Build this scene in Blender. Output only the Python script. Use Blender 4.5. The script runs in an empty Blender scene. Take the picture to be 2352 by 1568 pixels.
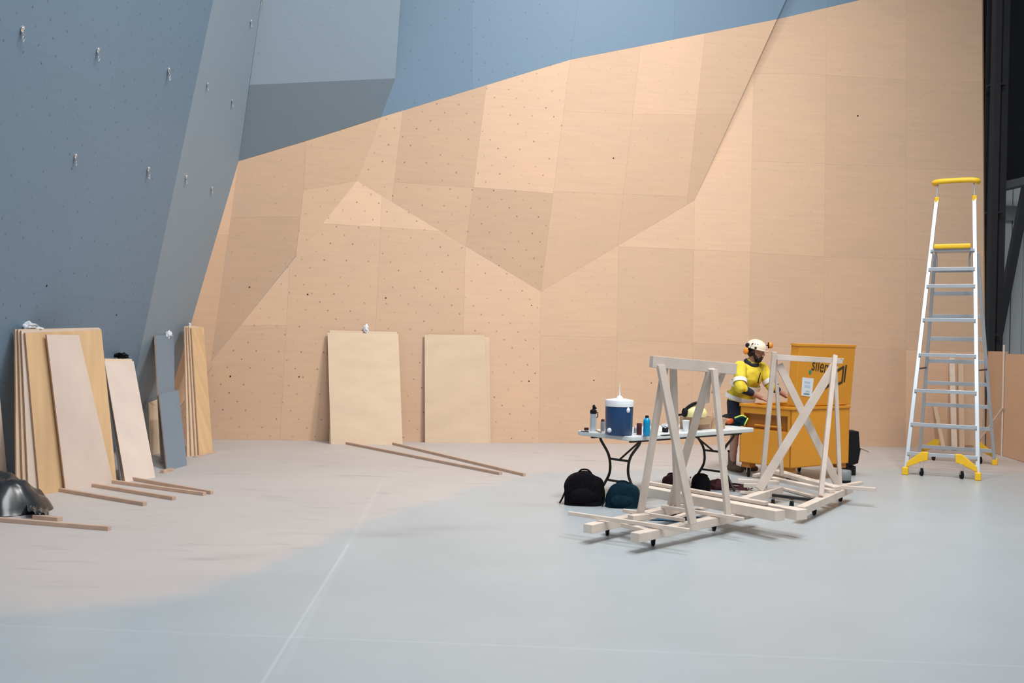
import bpy, bmesh, math, random
from mathutils import Vector, Matrix, noise
random.seed(7)
SC = bpy.context.scene
COL = SC.collection

# ------------------------------------------------------------------ camera, light, exposure
W, H = 2352, 1568
FPX = 2287.0
ROLL = math.radians(1.3)
CAM = Vector((0, 0, 1.6))
RX = Vector((math.cos(ROLL), 0, math.sin(ROLL)))
UX = Vector((-math.sin(ROLL), 0, math.cos(ROLL)))
FX = Vector((0, 1, 0))
cam_data = bpy.data.cameras.new('camera')
cam_data.sensor_width = 36.0
cam_data.lens = 36.0 * FPX / W
cam_data.clip_end = 200
cam = bpy.data.objects.new('camera', cam_data)
cam.matrix_world = Matrix(((RX.x, UX.x, -FX.x, CAM.x), (RX.y, UX.y, -FX.y, CAM.y), (RX.z, UX.z, -FX.z, CAM.z), (0, 0, 0, 1)))
COL.objects.link(cam)
SC.camera = cam

SC.view_settings.view_transform = 'Standard'
SC.view_settings.look = 'None'
SC.view_settings.gamma = 1
SC.view_settings.use_curve_mapping = False
SC.view_settings.exposure = 0.0

world = bpy.data.worlds.new('hall_ambient')
SC.world = world
world.use_nodes = True
wn = world.node_tree
bg = wn.nodes['Background']
bg.inputs[0].default_value = (0.90, 0.95, 1.0, 1)
bg.inputs[1].default_value = 0.27

def lamp(loc, target, size, power, color=(1, 1, 1), spread=180):
    d = bpy.data.lights.new('high_bay_light', 'AREA')
    d.shape = 'DISK'
    d.size = size
    d.energy = power
    d.color = color
    d.spread = math.radians(spread)
    o = bpy.data.objects.new('high_bay_light', d)
    o.location = loc
    o.rotation_euler = (Vector(target) - Vector(loc)).to_track_quat('-Z', 'Y').to_euler()
    COL.objects.link(o)
lamp((4.2, 8.6, 10.0), (-0.2, 14, 2.8), 0.9, 204, (1.0, 0.98, 0.95), 118)
lamp((4.2, 6.2, 10.5), (-0.4, 14, 3.0), 1.0, 204, (1.0, 0.98, 0.95), 118)
lamp((1.4, 2.5, 11.0), (0.8, 7, 0), 5.0, 655, (0.97, 0.99, 1.0), 150)
lamp((2.4, 10.8, 11.0), (2.4, 10.8, 0), 1.2, 165, (1.0, 0.99, 0.97), 150)

# ------------------------------------------------------------------ pixel helpers (reference frame 2352 x 1568)
def ray(x, y):
    return FX + RX * ((x - W / 2) / FPX) - UX * ((y - H / 2) / FPX)
def at_z(x, y, z=0.0):
    d = ray(x, y)
    return CAM + d * ((z - CAM.z) / d.z)
def at_y(x, y, Y):
    d = ray(x, y)
    return CAM + d * (Y / d.y)
def at_plane(x, y, pl, off=0.0):
    p, n = pl
    d = ray(x, y)
    return CAM + d * ((p + n * off - CAM).dot(n) / d.dot(n))
def plane3(a, b, c):
    n = (b - a).cross(c - a).normalized()
    if n.dot(CAM - a) < 0: n = -n
    return (a.copy(), n)

# ------------------------------------------------------------------ materials
MATS = {}
def newmat(name):
    m = bpy.data.materials.new(name); m.use_nodes = True
    MATS[name] = m
    return m, m.node_tree.nodes, m.node_tree.links, m.node_tree.nodes['Principled BSDF']
def mat(name, col, rough=0.6, metal=0.0, var=0.06, scale=12.0, stretch=(1, 1, 1), bump=0.0, spec=0.5, objvar=0.0, coord='Object'):
    m, N, L, B = newmat(name)
    tc = N.new('ShaderNodeTexCoord'); mp = N.new('ShaderNodeMapping')
    mp.inputs['Scale'].default_value = stretch
    L.new(tc.outputs[coord], mp.inputs[0])
    nz = N.new('ShaderNodeTexNoise'); nz.inputs['Scale'].default_value = scale; nz.inputs['Detail'].default_value = 4
    L.new(mp.outputs[0], nz.inputs['Vector'])
    mr = N.new('ShaderNodeMapRange'); mr.inputs['From Min'].default_value = 0.3; mr.inputs['From Max'].default_value = 0.7
    mr.inputs['To Min'].default_value = 1 - var; mr.inputs['To Max'].default_value = 1 + var
    L.new(nz.outputs['Fac'], mr.inputs['Value'])
    fac = mr.outputs['Result']
    if objvar:
        oi = N.new('ShaderNodeObjectInfo'); m2 = N.new('ShaderNodeMapRange')
        m2.inputs['To Min'].default_value = 1 - objvar; m2.inputs['To Max'].default_value = 1 + objvar
        L.new(oi.outputs['Random'], m2.inputs['Value'])
        mu = N.new('ShaderNodeMath'); mu.operation = 'MULTIPLY'
        L.new(fac, mu.inputs[0]); L.new(m2.outputs['Result'], mu.inputs[1]); fac = mu.outputs[0]
    vm = N.new('ShaderNodeVectorMath'); vm.operation = 'SCALE'; vm.inputs[0].default_value = col
    L.new(fac, vm.inputs['Scale']); L.new(vm.outputs[0], B.inputs['Base Color'])
    B.inputs['Roughness'].default_value = rough; B.inputs['Metallic'].default_value = metal
    B.inputs['Specular IOR Level'].default_value = spec
    if bump:
        bp = N.new('ShaderNodeBump'); bp.inputs['Strength'].default_value = bump; bp.inputs['Distance'].default_value = 0.01
        L.new(nz.outputs['Fac'], bp.inputs['Height']); L.new(bp.outputs[0], B.inputs['Normal'])
    return m

def math_node(N, L, op, a, b=None, c=None):
    n = N.new('ShaderNodeMath'); n.operation = op
    for i, v in enumerate((a, b, c)):
        if v is None: continue
        if isinstance(v, (int, float)): n.inputs[i].default_value = v
        else: L.new(v, n.inputs[i])
    return n.outputs[0]

def panel_mat(name, col, warm, rough, grain):
    """sheet panels: per-sheet tone (attribute), grain, rows of fixing holes (all from the panel's own UV in metres)"""
    m, N, L, B = newmat(name)
    uv = N.new('ShaderNodeUVMap'); uv.uv_map = 'UVMap'
    at = N.new('ShaderNodeAttribute'); at.attribute_name = 'tone'
    sep = N.new('ShaderNodeSeparateColor'); L.new(at.outputs['Color'], sep.inputs[0])
    tone, holes, rnd = sep.outputs[0], sep.outputs[1], sep.outputs[2]
    # grain
    mp = N.new('ShaderNodeMapping'); mp.inputs['Scale'].default_value = (1.2, 14.0, 1); L.new(uv.outputs[0], mp.inputs[0])
    cmb = N.new('ShaderNodeCombineXYZ'); 
    L.new(math_node(N, L, 'MULTIPLY', rnd, 37.0), cmb.inputs[0]); L.new(math_node(N, L, 'MULTIPLY', rnd, 53.0), cmb.inputs[2])
    L.new(cmb.outputs[0], mp.inputs['Location'])
    n1 = N.new('ShaderNodeTexNoise'); n1.inputs['Scale'].default_value = 1.6; n1.inputs['Detail'].default_value = 5; n1.inputs['Distortion'].default_value = 0.6
    L.new(mp.outputs[0], n1.inputs['Vector'])
    mp2 = N.new('ShaderNodeMapping'); mp2.inputs['Scale'].default_value = (1, 1.6, 1); L.new(uv.outputs[0], mp2.inputs[0]); L.new(cmb.outputs[0], mp2.inputs['Location'])
    n2 = N.new('ShaderNodeTexNoise'); n2.inputs['Scale'].default_value = 1.1; n2.inputs['Detail'].default_value = 3
    L.new(mp2.outputs[0], n2.inputs['Vector'])
    g1 = math_node(N, L, 'MULTIPLY', math_node(N, L, 'SUBTRACT', n1.outputs['Fac'], 0.5), grain)
    g2 = math_node(N, L, 'MULTIPLY', math_node(N, L, 'SUBTRACT', n2.outputs['Fac'], 0.5), grain * 1.3)
    val = math_node(N, L, 'MULTIPLY', tone, math_node(N, L, 'ADD', math_node(N, L, 'ADD', g1, g2), 1.0))
    # holes
    suv = N.new('ShaderNodeSeparateXYZ'); L.new(uv.outputs[0], suv.inputs[0])
    vs = math_node(N, L, 'DIVIDE', suv.outputs[1], 0.13)
    row = math_node(N, L, 'FLOOR', vs)
    us = math_node(N, L, 'ADD', math_node(N, L, 'DIVIDE', suv.outputs[0], 0.34), math_node(N, L, 'MULTIPLY', row, 0.37))
    wn_ = N.new('ShaderNodeTexWhiteNoise'); wn_.noise_dimensions = '2D'
    cc = N.new('ShaderNodeCombineXYZ'); L.new(math_node(N, L, 'FLOOR', us), cc.inputs[0]); L.new(row, cc.inputs[1]); L.new(cc.outputs[0], wn_.inputs['Vector'])
    du = math_node(N, L, 'MULTIPLY', math_node(N, L, 'SUBTRACT', math_node(N, L, 'FRACT', us), 0.5), 0.34)
    dv = math_node(N, L, 'MULTIPLY', math_node(N, L, 'SUBTRACT', math_node(N, L, 'FRACT', vs), 0.5), 0.13)
    dd = math_node(N, L, 'SQRT', math_node(N, L, 'ADD', math_node(N, L, 'MULTIPLY', du, du), math_node(N, L, 'MULTIPLY', dv, dv)))
    mr = N.new('ShaderNodeMapRange'); mr.inputs['From Min'].default_value = 0.007; mr.inputs['From Max'].default_value = 0.016
    mr.inputs['To Min'].default_value = 1; mr.inputs['To Max'].default_value = 0; L.new(dd, mr.inputs['Value'])
    hole = math_node(N, L, 'MULTIPLY', math_node(N, L, 'MULTIPLY', mr.outputs['Result'], holes), math_node(N, L, 'MULTIPLY', wn_.outputs['Value'], 0.85))
    mix = N.new('ShaderNodeMix'); mix.data_type = 'RGBA'
    mix.inputs[6].default_value = (*col, 1); mix.inputs[7].default_value = (*warm, 1)
    L.new(n2.outputs['Fac'], mix.inputs[0])
    vm = N.new('ShaderNodeVectorMath'); vm.operation = 'SCALE'; L.new(mix.outputs[2], vm.inputs[0]); L.new(val, vm.inputs['Scale'])
    m2 = N.new('ShaderNodeMix'); m2.data_type = 'RGBA'; L.new(hole, m2.inputs[0]); L.new(vm.outputs[0], m2.inputs[6])
    m2.inputs[7].default_value = (col[0] * .15, col[1] * .13, col[2] * .12, 1)
    L.new(m2.outputs[2], B.inputs['Base Color'])
    B.inputs['Roughness'].default_value = rough
    return m

M_PLY = panel_mat('birch_plywood_wall', (0.70, 0.485, 0.345), (0.64, 0.42, 0.265), 0.62, 0.17)
M_GREY = panel_mat('painted_grey_panel', (0.164, 0.254, 0.350), (0.156, 0.242, 0.334), 0.55, 0.05)
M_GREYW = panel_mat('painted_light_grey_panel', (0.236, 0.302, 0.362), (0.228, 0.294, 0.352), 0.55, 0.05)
M_JOINT = mat('panel_joint', (0.46, 0.32, 0.22), 0.9)
M_JOINTG = mat('grey_panel_joint', (0.10, 0.13, 0.16), 0.9)
M_HONEY = mat('honey_plywood', (0.66, 0.44, 0.24), 0.6, var=0.13, scale=1.6, stretch=(4, 0.5, 1), coord='UV', bump=0)
M_PALE = mat('pale_birch_sheet', (0.68, 0.56, 0.48), 0.6, var=0.06, scale=2.0, stretch=(1.6, .9, 1), coord='UV')
M_BIRCH = mat('light_birch_sheet', (0.70, 0.53, 0.375), 0.6, var=0.05, scale=1.8, stretch=(1, 2.2, 1), coord='UV')
M_EDGE = mat('plywood_edge', (0.42, 0.26, 0.17), 0.8, var=0.15, scale=30)
M_PINE = mat('sawn_pine', (0.72, 0.61, 0.52), 0.7, var=0.08, scale=6, stretch=(1, 1, 1), objvar=0.08)
M_PINEW = mat('weathered_pine', (0.63, 0.53, 0.455), 0.75, var=0.09, scale=5, objvar=0.08)
M_BATTEN = mat('floor_batten_pine', (0.56, 0.39, 0.29), 0.7, var=0.10, scale=6, objvar=0.06)
M_GBOARD = mat('blue_grey_board', (0.175, 0.225, 0.28), 0.55, var=0.04, scale=3)
M_ORANGE = mat('orange_yellow_steel', (0.74, 0.305, 0.022), 0.38, var=0.03, scale=3)
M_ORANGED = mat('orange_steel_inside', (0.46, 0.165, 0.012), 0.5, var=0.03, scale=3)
M_YELLOW = mat('yellow_plastic', (0.90, 0.55, 0.02), 0.45, var=0.03)
M_ALU = mat('brushed_aluminium', (0.56, 0.61, 0.66), 0.35, metal=0.5, var=0.04, scale=9)
M_ALUD = mat('dull_aluminium', (0.46, 0.50, 0.54), 0.5, metal=0.5, var=0.04, scale=9)
M_BLACK = mat('black_rubber', (0.008, 0.008, 0.010), 0.7, var=0.2, spec=.2)
M_BLACKM = mat('black_steel', (0.014, 0.014, 0.017), 0.5, var=0.2, scale=3)
M_BROWNM = mat('dark_brown_steel_tube', (0.035, 0.028, 0.025), 0.4, metal=0.3)
M_FABRIC = mat('black_fabric', (0.007, 0.006, 0.008), 0.95, var=0.3, scale=30, bump=.3, spec=.08)
M_TEAL = mat('dark_teal_fabric', (0.005, 0.022, 0.036), 0.9, var=0.3, scale=20, bump=.3, spec=.1)
M_MAROON = mat('maroon_fabric', (0.075, 0.014, 0.02), 0.85, var=0.3, scale=20, bump=.3)
M_PLASTICB = mat('black_bin_liner', (0.018, 0.022, 0.026), 0.22, var=0.2, scale=6)
M_WHITE = mat('white_plastic', (0.80, 0.82, 0.84), 0.4, var=0.02)
M_TABLE = mat('speckled_white_tabletop', (0.66, 0.69, 0.69), 0.45, var=0.05, scale=40)
M_NAVY = mat('navy_plastic', (0.010, 0.055, 0.155), 0.35, var=0.05)
M_CYAN = mat('bright_blue_bottle', (0.0, 0.28, 0.56), 0.3, var=0.05)
M_CARD = mat('cardboard', (0.42, 0.27, 0.18), 0.85, var=0.05)
M_CARDL = mat('light_cardboard', (0.68, 0.45, 0.28), 0.85, var=0.04)
M_HIVIS = mat('hi_vis_yellow', (0.74, 0.59, 0.04), 0.75, var=0.16, scale=7, bump=.5)
M_REFL = mat('silver_reflective_tape', (0.86, 0.88, 0.88), 0.35, var=0.03)
M_NAVYC = mat('navy_work_cloth', (0.012, 0.017, 0.04), 0.85, var=0.2, scale=14, bump=.3)
M_SKIN = mat('skin', (0.40, 0.215, 0.165), 0.55, var=0.05, scale=16)
M_HAIR = mat('dark_beard_hair', (0.018, 0.011, 0.009), 0.8, var=0.3, scale=80)
M_HELMET = mat('cream_helmet', (0.80, 0.70, 0.55), 0.35, var=0.02)
M_ORPL = mat('orange_plastic', (0.85, 0.30, 0.03), 0.4, var=0.04)
M_BOOT = mat('brown_leather_boot', (0.10, 0.06, 0.045), 0.7, var=0.15, scale=20)
M_RED = mat('orange_red_tool', (0.50, 0.085, 0.015), 0.4, var=0.05)
M_LIME = mat('lime_strap', (0.55, 0.75, 0.10), 0.6)
M_PAPER = mat('white_paper', (0.78, 0.80, 0.84), 0.7, var=0.02)
M_INK = mat('dark_print', (0.055, 0.035, 0.012), 0.6)
M_GREEN = mat('teal_green_sticker', (0.02, 0.25, 0.17), 0.5)
M_RAG = mat('crumpled_white_plastic', (0.78, 0.80, 0.83), 0.35, var=0.08, scale=30, bump=.6)
M_STEEL = mat('bright_steel', (0.75, 0.76, 0.78), 0.25, metal=0.9)
M_CLAD = mat('pale_grey_cladding', (0.42, 0.46, 0.49), 0.6, var=0.06, scale=1.5, stretch=(3, 1, .4))
M_TARP = mat('blue_tarp', (0.03, 0.13, 0.24), 0.5, var=0.15, scale=8, bump=.3)
M_GLASSY = mat('clear_grey_glass', (0.55, 0.56, 0.60), 0.15, var=0.1, scale=20)
M_GREYPL = mat('grey_plastic', (0.22, 0.25, 0.26), 0.5)

# ------------------------------------------------------------------ mesh builder
class MB:
    def __init__(s): s.v = []; s.f = []; s.m = []; s.k = 0
    def add(s, vs, fs, k=None):
        b = len(s.v); s.v += [Vector(v) for v in vs]
        for f in fs:
            s.f.append(tuple(b + i for i in f)); s.m.append(s.k if k is None else k)
        return s
    def box(s, c, size, rot=None, k=None):
        c = Vector(c); hx, hy, hz = (d / 2 for d in size)
        vs = [Vector((x, y, z)) for z in (-hz, hz) for x, y in ((-hx, -hy), (hx, -hy), (hx, hy), (-hx, hy))]
        if rot is not None: vs = [rot @ v for v in vs]
        return s.add([c + v for v in vs], [(3, 2, 1, 0), (4, 5, 6, 7), (0, 1, 5, 4), (1, 2, 6, 5), (2, 3, 7, 6), (3, 0, 4, 7)], k)
    def bar(s, p0, p1, w, h, up=(0, 0, 1), k=None):
        p0, p1 = Vector(p0), Vector(p1); d = (p1 - p0).normalized(); up = Vector(up)
        side = d.cross(up)
        if side.length < 1e-4: side = d.cross(Vector((1, 0, 0)))
        side.normalize(); u = side.cross(d).normalized()
        vs = []
        for p in (p0, p1):
            for a, b in ((-1, -1), (1, -1), (1, 1), (-1, 1)): vs.append(p + side * (a * w / 2) + u * (b * h / 2))
        return s.add(vs, [(3, 2, 1, 0), (4, 5, 6, 7), (0, 1, 5, 4), (1, 2, 6, 5), (2, 3, 7, 6), (3, 0, 4, 7)], k)
    def prism(s, poly, off, k=None, kside=None):
        n = len(poly); a = [Vector(p) for p in poly]; b = [p + off for p in a]; base = len(s.v)
        s.v += a + b
        s.f.append(tuple(base + i for i in range(n))); s.m.append(s.k if k is None else k)
        s.f.append(tuple(base + n + i for i in reversed(range(n)))); s.m.append(s.k if k is None else k)
        for i in range(n):
            j = (i + 1) % n
            s.f.append((base + j, base + i, base + n + i, base + n + j)); s.m.append(s.k if kside is None else kside)
        return s
    def tube(s, pts, r, n=10, k=None, closed=False):
        pts = [Vector(p) for p in pts]; N = len(pts)
        rs = r if isinstance(r, (list, tuple)) else [r] * N
        base = len(s.v); prev = None
        for i, p in enumerate(pts):
            if closed: d = pts[(i + 1) % N] - pts[i - 1]
            else: d = pts[min(i + 1, N - 1)] - pts[max(i - 1, 0)]
            d.normalize()
            if prev is None:
                prev = d.orthogonal().normalized()
            u = (prev - d * prev.dot(d))
            if u.length < 1e-5: u = d.orthogonal()
            u.normalize(); w = d.cross(u); prev = u
            for j in range(n):
                a = 2 * math.pi * j / n
                s.v.append(p + (u * math.cos(a) + w * math.sin(a)) * rs[i])
        kk = s.k if k is None else k
        for i in range(N if closed else N - 1):
            i2 = (i + 1) % N
            for j in range(n):
                j2 = (j + 1) % n
                s.f.append((base + i * n + j, base + i * n + j2, base + i2 * n + j2, base + i2 * n + j)); s.m.append(kk)
        if not closed:
            s.f.append(tuple(base + j for j in reversed(range(n)))); s.m.append(kk)
            s.f.append(tuple(base + (N - 1) * n + j for j in range(n))); s.m.append(kk)
        return s
    def lathe(s, c, prof, n=32, axis=(0, 0, 1), k=None):
        c = Vector(c); ax = Vector(axis).normalized(); u = ax.orthogonal().normalized(); w = ax.cross(u); base = len(s.v)
        for r, z in prof:
            for j in range(n):
                a = 2 * math.pi * j / n
                s.v.append(c + ax * z + (u * math.cos(a) + w * math.sin(a)) * r)
        kk = s.k if k is None else k
        for i in range(len(prof) - 1):
            for j in range(n):
                j2 = (j + 1) % n
                s.f.append((base + i * n + j, base + i * n + j2, base + (i + 1) * n + j2, base + (i + 1) * n + j)); s.m.append(kk)
        s.f.append(tuple(base + j for j in reversed(range(n)))); s.m.append(kk)
        s.f.append(tuple(base + (len(prof) - 1) * n + j for j in range(n))); s.m.append(kk)
        return s
    def ball(s, c, r, n=16, m=10, k=None, rot=None, disp=0.0, seed=0, cut=None):
        c = Vector(c); r = r if isinstance(r, (list, tuple)) else (r, r, r); base = len(s.v); kk = s.k if k is None else k
        def pt(th, ph):
            v = Vector((math.sin(th) * math.cos(ph), math.sin(th) * math.sin(ph), math.cos(th)))
            q = 1 + (disp * noise.noise(v * 2.3 + Vector((seed, seed * 2, 0))) if disp else 0)
            v = Vector((v.x * r[0], v.y * r[1], v.z * r[2])) * q
            if cut is not None: v.z = max(v.z, cut)
            if rot is not None: v = rot @ v
            return c + v
        s.v.append(pt(0, 0))
        for i in range(1, m):
            for j in range(n): s.v.append(pt(math.pi * i / m, 2 * math.pi * j / n))
        s.v.append(pt(math.pi, 0)); last = len(s.v) - 1
        for j in range(n):
            s.f.append((base, base + 1 + j, base + 1 + (j + 1) % n)); s.m.append(kk)
            s.f.append((last, base + 1 + (m - 2) * n + (j + 1) % n, base + 1 + (m - 2) * n + j)); s.m.append(kk)
        for i in range(m - 2):
            for j in range(n):
                a = base + 1 + i * n + j; b = base + 1 + i * n + (j + 1) % n
                s.f.append((a, a + n, b + n, b)); s.m.append(kk)
        return s

ORG = {}
def tag(o, label=None, cat=None, group=None, kind=None):
    if label: o['label'] = label
    if cat: o['category'] = cat
    if group: o['group'] = group
    if kind: o['kind'] = kind
    return o
def thing(name, label, cat, loc, group=None):
    o = bpy.data.objects.new(name, None); COL.objects.link(o)
    o.empty_display_size = 0.1
    o.location = loc; ORG[o] = Vector(loc)
    return tag(o, label, cat, group)
def obj(name, mb, mats, parent=None, smooth=False, bevel=0.0, org=None, recalc=True, sub=0):
    if not isinstance(mats, (list, tuple)): mats = [mats]
    if org is None:
        if parent is not None: org = ORG[parent]
        else:
            xs = [v.x for v in mb.v]; ys = [v.y for v in mb.v]; zs = [v.z for v in mb.v]
            org = Vector(((min(xs) + max(xs)) / 2, (min(ys) + max(ys)) / 2, min(zs)))
    me = bpy.data.meshes.new(name)
    me.from_pydata([tuple(v - org) for v in mb.v], [], mb.f)
    for m in mats: me.materials.append(m)
    for i, p in enumerate(me.polygons): p.material_index = min(mb.m[i], len(mats) - 1)
    if recalc:
        bm = bmesh.new(); bm.from_mesh(me); bmesh.ops.recalc_face_normals(bm, faces=bm.faces); bm.to_mesh(me); bm.free()
    if smooth: me.shade_smooth()
    else: me.shade_flat()
    me.update()
    o = bpy.data.objects.new(name, me); COL.objects.link(o)
    ORG[o] = Vector(org)
    if parent is not None:
        o.parent = parent; o.location = Vector(org) - ORG[parent]
    else: o.location = org
    if bevel:
        b = o.modifiers.new('bevel', 'BEVEL'); b.width = bevel; b.segments = 2; b.limit_method = 'ANGLE'; b.angle_limit = 0.7
    if sub:
        b = o.modifiers.new('sub', 'SUBSURF'); b.levels = sub; b.render_levels = sub
    if smooth and not sub:
        try: me.set_sharp_from_angle(angle=0.8)
        except Exception: pass
    return o
def struct(name, mb, mats, **k):
    o = obj(name, mb, mats, **k); o['kind'] = 'structure'; return o

# ------------------------------------------------------------------ floor
def floor_mat():
    m, N, L, B = newmat('polished_concrete_floor')
    tc = N.new('ShaderNodeTexCoord')
    sp = N.new('ShaderNodeSeparateXYZ'); L.new(tc.outputs['Object'], sp.inputs[0])
    X, Y = sp.outputs[0], sp.outputs[1]
    def nz(scale, sx, sy, det=4, dist=0.0):
        mp = N.new('ShaderNodeMapping'); mp.inputs['Scale'].default_value = (sx, sy, 1); L.new(tc.outputs['Object'], mp.inputs[0])
        n = N.new('ShaderNodeTexNoise'); n.inputs['Scale'].default_value = scale; n.inputs['Detail'].default_value = det; n.inputs['Distortion'].default_value = dist
        L.new(mp.outputs[0], n.inputs['Vector']); return n.outputs['Fac']
    n_big = nz(0.35, 1, 1); n_mid = nz(1.6, .8, 1.4, 5, .5); n_fine = nz(9, .5, 1.2, 5)
    # warm-tinted, rougher area near the plywood: edge follows a curve over X
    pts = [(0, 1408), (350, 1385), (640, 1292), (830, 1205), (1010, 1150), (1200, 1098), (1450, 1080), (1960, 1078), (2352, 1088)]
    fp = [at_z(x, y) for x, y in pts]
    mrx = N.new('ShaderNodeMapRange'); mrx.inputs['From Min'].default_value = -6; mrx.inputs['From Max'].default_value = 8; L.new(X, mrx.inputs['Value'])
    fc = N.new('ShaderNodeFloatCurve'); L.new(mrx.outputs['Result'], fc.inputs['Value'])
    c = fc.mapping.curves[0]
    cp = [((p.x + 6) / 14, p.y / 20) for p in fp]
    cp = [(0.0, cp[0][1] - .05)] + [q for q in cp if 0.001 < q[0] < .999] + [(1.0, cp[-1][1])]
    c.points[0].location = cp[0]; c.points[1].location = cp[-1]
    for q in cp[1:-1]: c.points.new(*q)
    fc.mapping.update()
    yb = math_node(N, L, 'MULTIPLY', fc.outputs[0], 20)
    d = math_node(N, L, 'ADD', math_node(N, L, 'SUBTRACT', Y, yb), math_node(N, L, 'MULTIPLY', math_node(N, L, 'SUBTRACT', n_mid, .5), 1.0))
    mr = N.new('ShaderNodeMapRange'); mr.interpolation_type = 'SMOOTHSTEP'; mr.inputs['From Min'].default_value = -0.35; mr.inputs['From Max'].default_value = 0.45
    L.new(d, mr.inputs['Value']); warm_zone = mr.outputs['Result']
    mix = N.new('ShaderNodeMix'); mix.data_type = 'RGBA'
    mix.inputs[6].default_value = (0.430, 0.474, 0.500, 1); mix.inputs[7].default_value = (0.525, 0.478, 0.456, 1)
    L.new(warm_zone, mix.inputs[0])
    # trowel marks and patches
    v = math_node(N, L, 'ADD', 1.0, math_node(N, L, 'MULTIPLY', math_node(N, L, 'SUBTRACT', n_big, .5), .24))
    v = math_node(N, L, 'ADD', v, math_node(N, L, 'MULTIPLY', math_node(N, L, 'SUBTRACT', n_mid, .5), .10))
    v = math_node(N, L, 'ADD', v, math_node(N, L, 'MULTIPLY', math_node(N, L, 'SUBTRACT', n_fine, .5), .05))
    # darker streaks within the warm-tinted area
    st = nz(2.6, .55, 2.6, 3, .8)
    mrs = N.new('ShaderNodeMapRange'); mrs.inputs['From Min'].default_value = .60; mrs.inputs['From Max'].default_value = .74
    L.new(st, mrs.inputs['Value'])
    v = math_node(N, L, 'SUBTRACT', v, math_node(N, L, 'MULTIPLY', math_node(N, L, 'MULTIPLY', mrs.outputs['Result'], warm_zone), .16))
    # dirt smears with shapes of their own
    for (x, y, a, b, ang, s) in ((905, 1226, .34, .12, .1, .16), (985, 1214, .45, .10, .15, .13), (860, 1232, .3, .08, 0, .06), (1000, 1290, .45, .9, 0.1, .05), (470, 1283, .16, .05, .2, .22), (553, 1276, .22, .07, 0, .08), (1250, 1160, .35, .12, 0, .10)):
        p = at_z(x, y); ca, sa = math.cos(ang), math.sin(ang)
        dx = math_node(N, L, 'ADD', math_node(N, L, 'SUBTRACT', X, p.x), math_node(N, L, 'MULTIPLY', math_node(N, L, 'SUBTRACT', n_fine, .5), .25))
        dy = math_node(N, L, 'ADD', math_node(N, L, 'SUBTRACT', Y, p.y), math_node(N, L, 'MULTIPLY', math_node(N, L, 'SUBTRACT', n_mid, .5), .25))
        qx = math_node(N, L, 'DIVIDE', math_node(N, L, 'ADD', math_node(N, L, 'MULTIPLY', dx, ca), math_node(N, L, 'MULTIPLY', dy, sa)), a)
        qy = math_node(N, L, 'DIVIDE', math_node(N, L, 'SUBTRACT', math_node(N, L, 'MULTIPLY', dy, ca), math_node(N, L, 'MULTIPLY', dx, sa)), b)
        r2 = math_node(N, L, 'ADD', math_node(N, L, 'MULTIPLY', qx, qx), math_node(N, L, 'MULTIPLY', qy, qy))
        e = math_node(N, L, 'EXPONENT', math_node(N, L, 'MULTIPLY', r2, -1.0))
        v = math_node(N, L, 'SUBTRACT', v, math_node(N, L, 'MULTIPLY', e, s))
    # pale sealant lines in the saw cuts
    for (a, b, w, s) in (((608, 1558), (800, 1250), .012, .16), ((735, 1465), (2352, 1530), .013, .10), ((800, 1250), (875, 1110), .03, .05)):
        p, q = at_z(*a), at_z(*b); dr = (q - p); ln = dr.length; dr.normalize()
        dx = math_node(N, L, 'SUBTRACT', X, p.x); dy = math_node(N, L, 'SUBTRACT', Y, p.y)
        perp = math_node(N, L, 'ABSOLUTE', math_node(N, L, 'SUBTRACT', math_node(N, L, 'MULTIPLY', dx, dr.y), math_node(N, L, 'MULTIPLY', dy, dr.x)))
        al = math_node(N, L, 'ADD', math_node(N, L, 'MULTIPLY', dx, dr.x), math_node(N, L, 'MULTIPLY', dy, dr.y))
        inside = math_node(N, L, 'MULTIPLY', math_node(N, L, 'GREATER_THAN', al, -3.0), math_node(N, L, 'LESS_THAN', al, ln))
        mm = N.new('ShaderNodeMapRange'); mm.inputs['From Min'].default_value = w * .4; mm.inputs['From Max'].default_value = w; mm.inputs['To Min'].default_value = 1; mm.inputs['To Max'].default_value = 0
        L.new(perp, mm.inputs['Value'])
        v = math_node(N, L, 'ADD', v, math_node(N, L, 'MULTIPLY', math_node(N, L, 'MULTIPLY', mm.outputs['Result'], inside), s))
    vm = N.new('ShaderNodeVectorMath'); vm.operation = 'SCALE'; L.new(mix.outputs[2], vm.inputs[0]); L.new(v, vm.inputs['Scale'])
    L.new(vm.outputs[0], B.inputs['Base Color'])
    rr = N.new('ShaderNodeMapRange'); rr.inputs['To Min'].default_value = .36; rr.inputs['To Max'].default_value = .62; L.new(warm_zone, rr.inputs['Value'])
    L.new(rr.outputs['Result'], B.inputs['Roughness'])
    return m
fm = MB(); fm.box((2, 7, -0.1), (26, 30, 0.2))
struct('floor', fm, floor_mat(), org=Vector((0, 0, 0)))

# ------------------------------------------------------------------ climbing walls: folded facets of sheet panels
def split(poly, a, b):
    """split a convex pixel polygon by the line through a and b -> (left, right) pieces"""
    def sd(p): return (b[0] - a[0]) * (p[1] - a[1]) - (b[1] - a[1]) * (p[0] - a[0])
    L_, R_ = [], []
    n = len(poly)
    for i in range(n):
        p, q = poly[i], poly[(i + 1) % n]; dp, dq = sd(p), sd(q)
        (L_ if dp >= 0 else R_).append(p)
        if abs(dp) < 1e-9: R_.append(p)
        if dp * dq < 0:
            t = dp / (dp - dq); c = (p[0] + (q[0] - p[0]) * t, p[1] + (q[1] - p[1]) * t)
            L_.append(c); R_.append(c)
    return L_, R_
def area(poly):
    return abs(sum(poly[i][0] * poly[(i + 1) % len(poly)][1] - poly[(i + 1) % len(poly)][0] * poly[i][1] for i in range(len(poly)))) / 2 if len(poly) > 2 else 0
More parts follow.
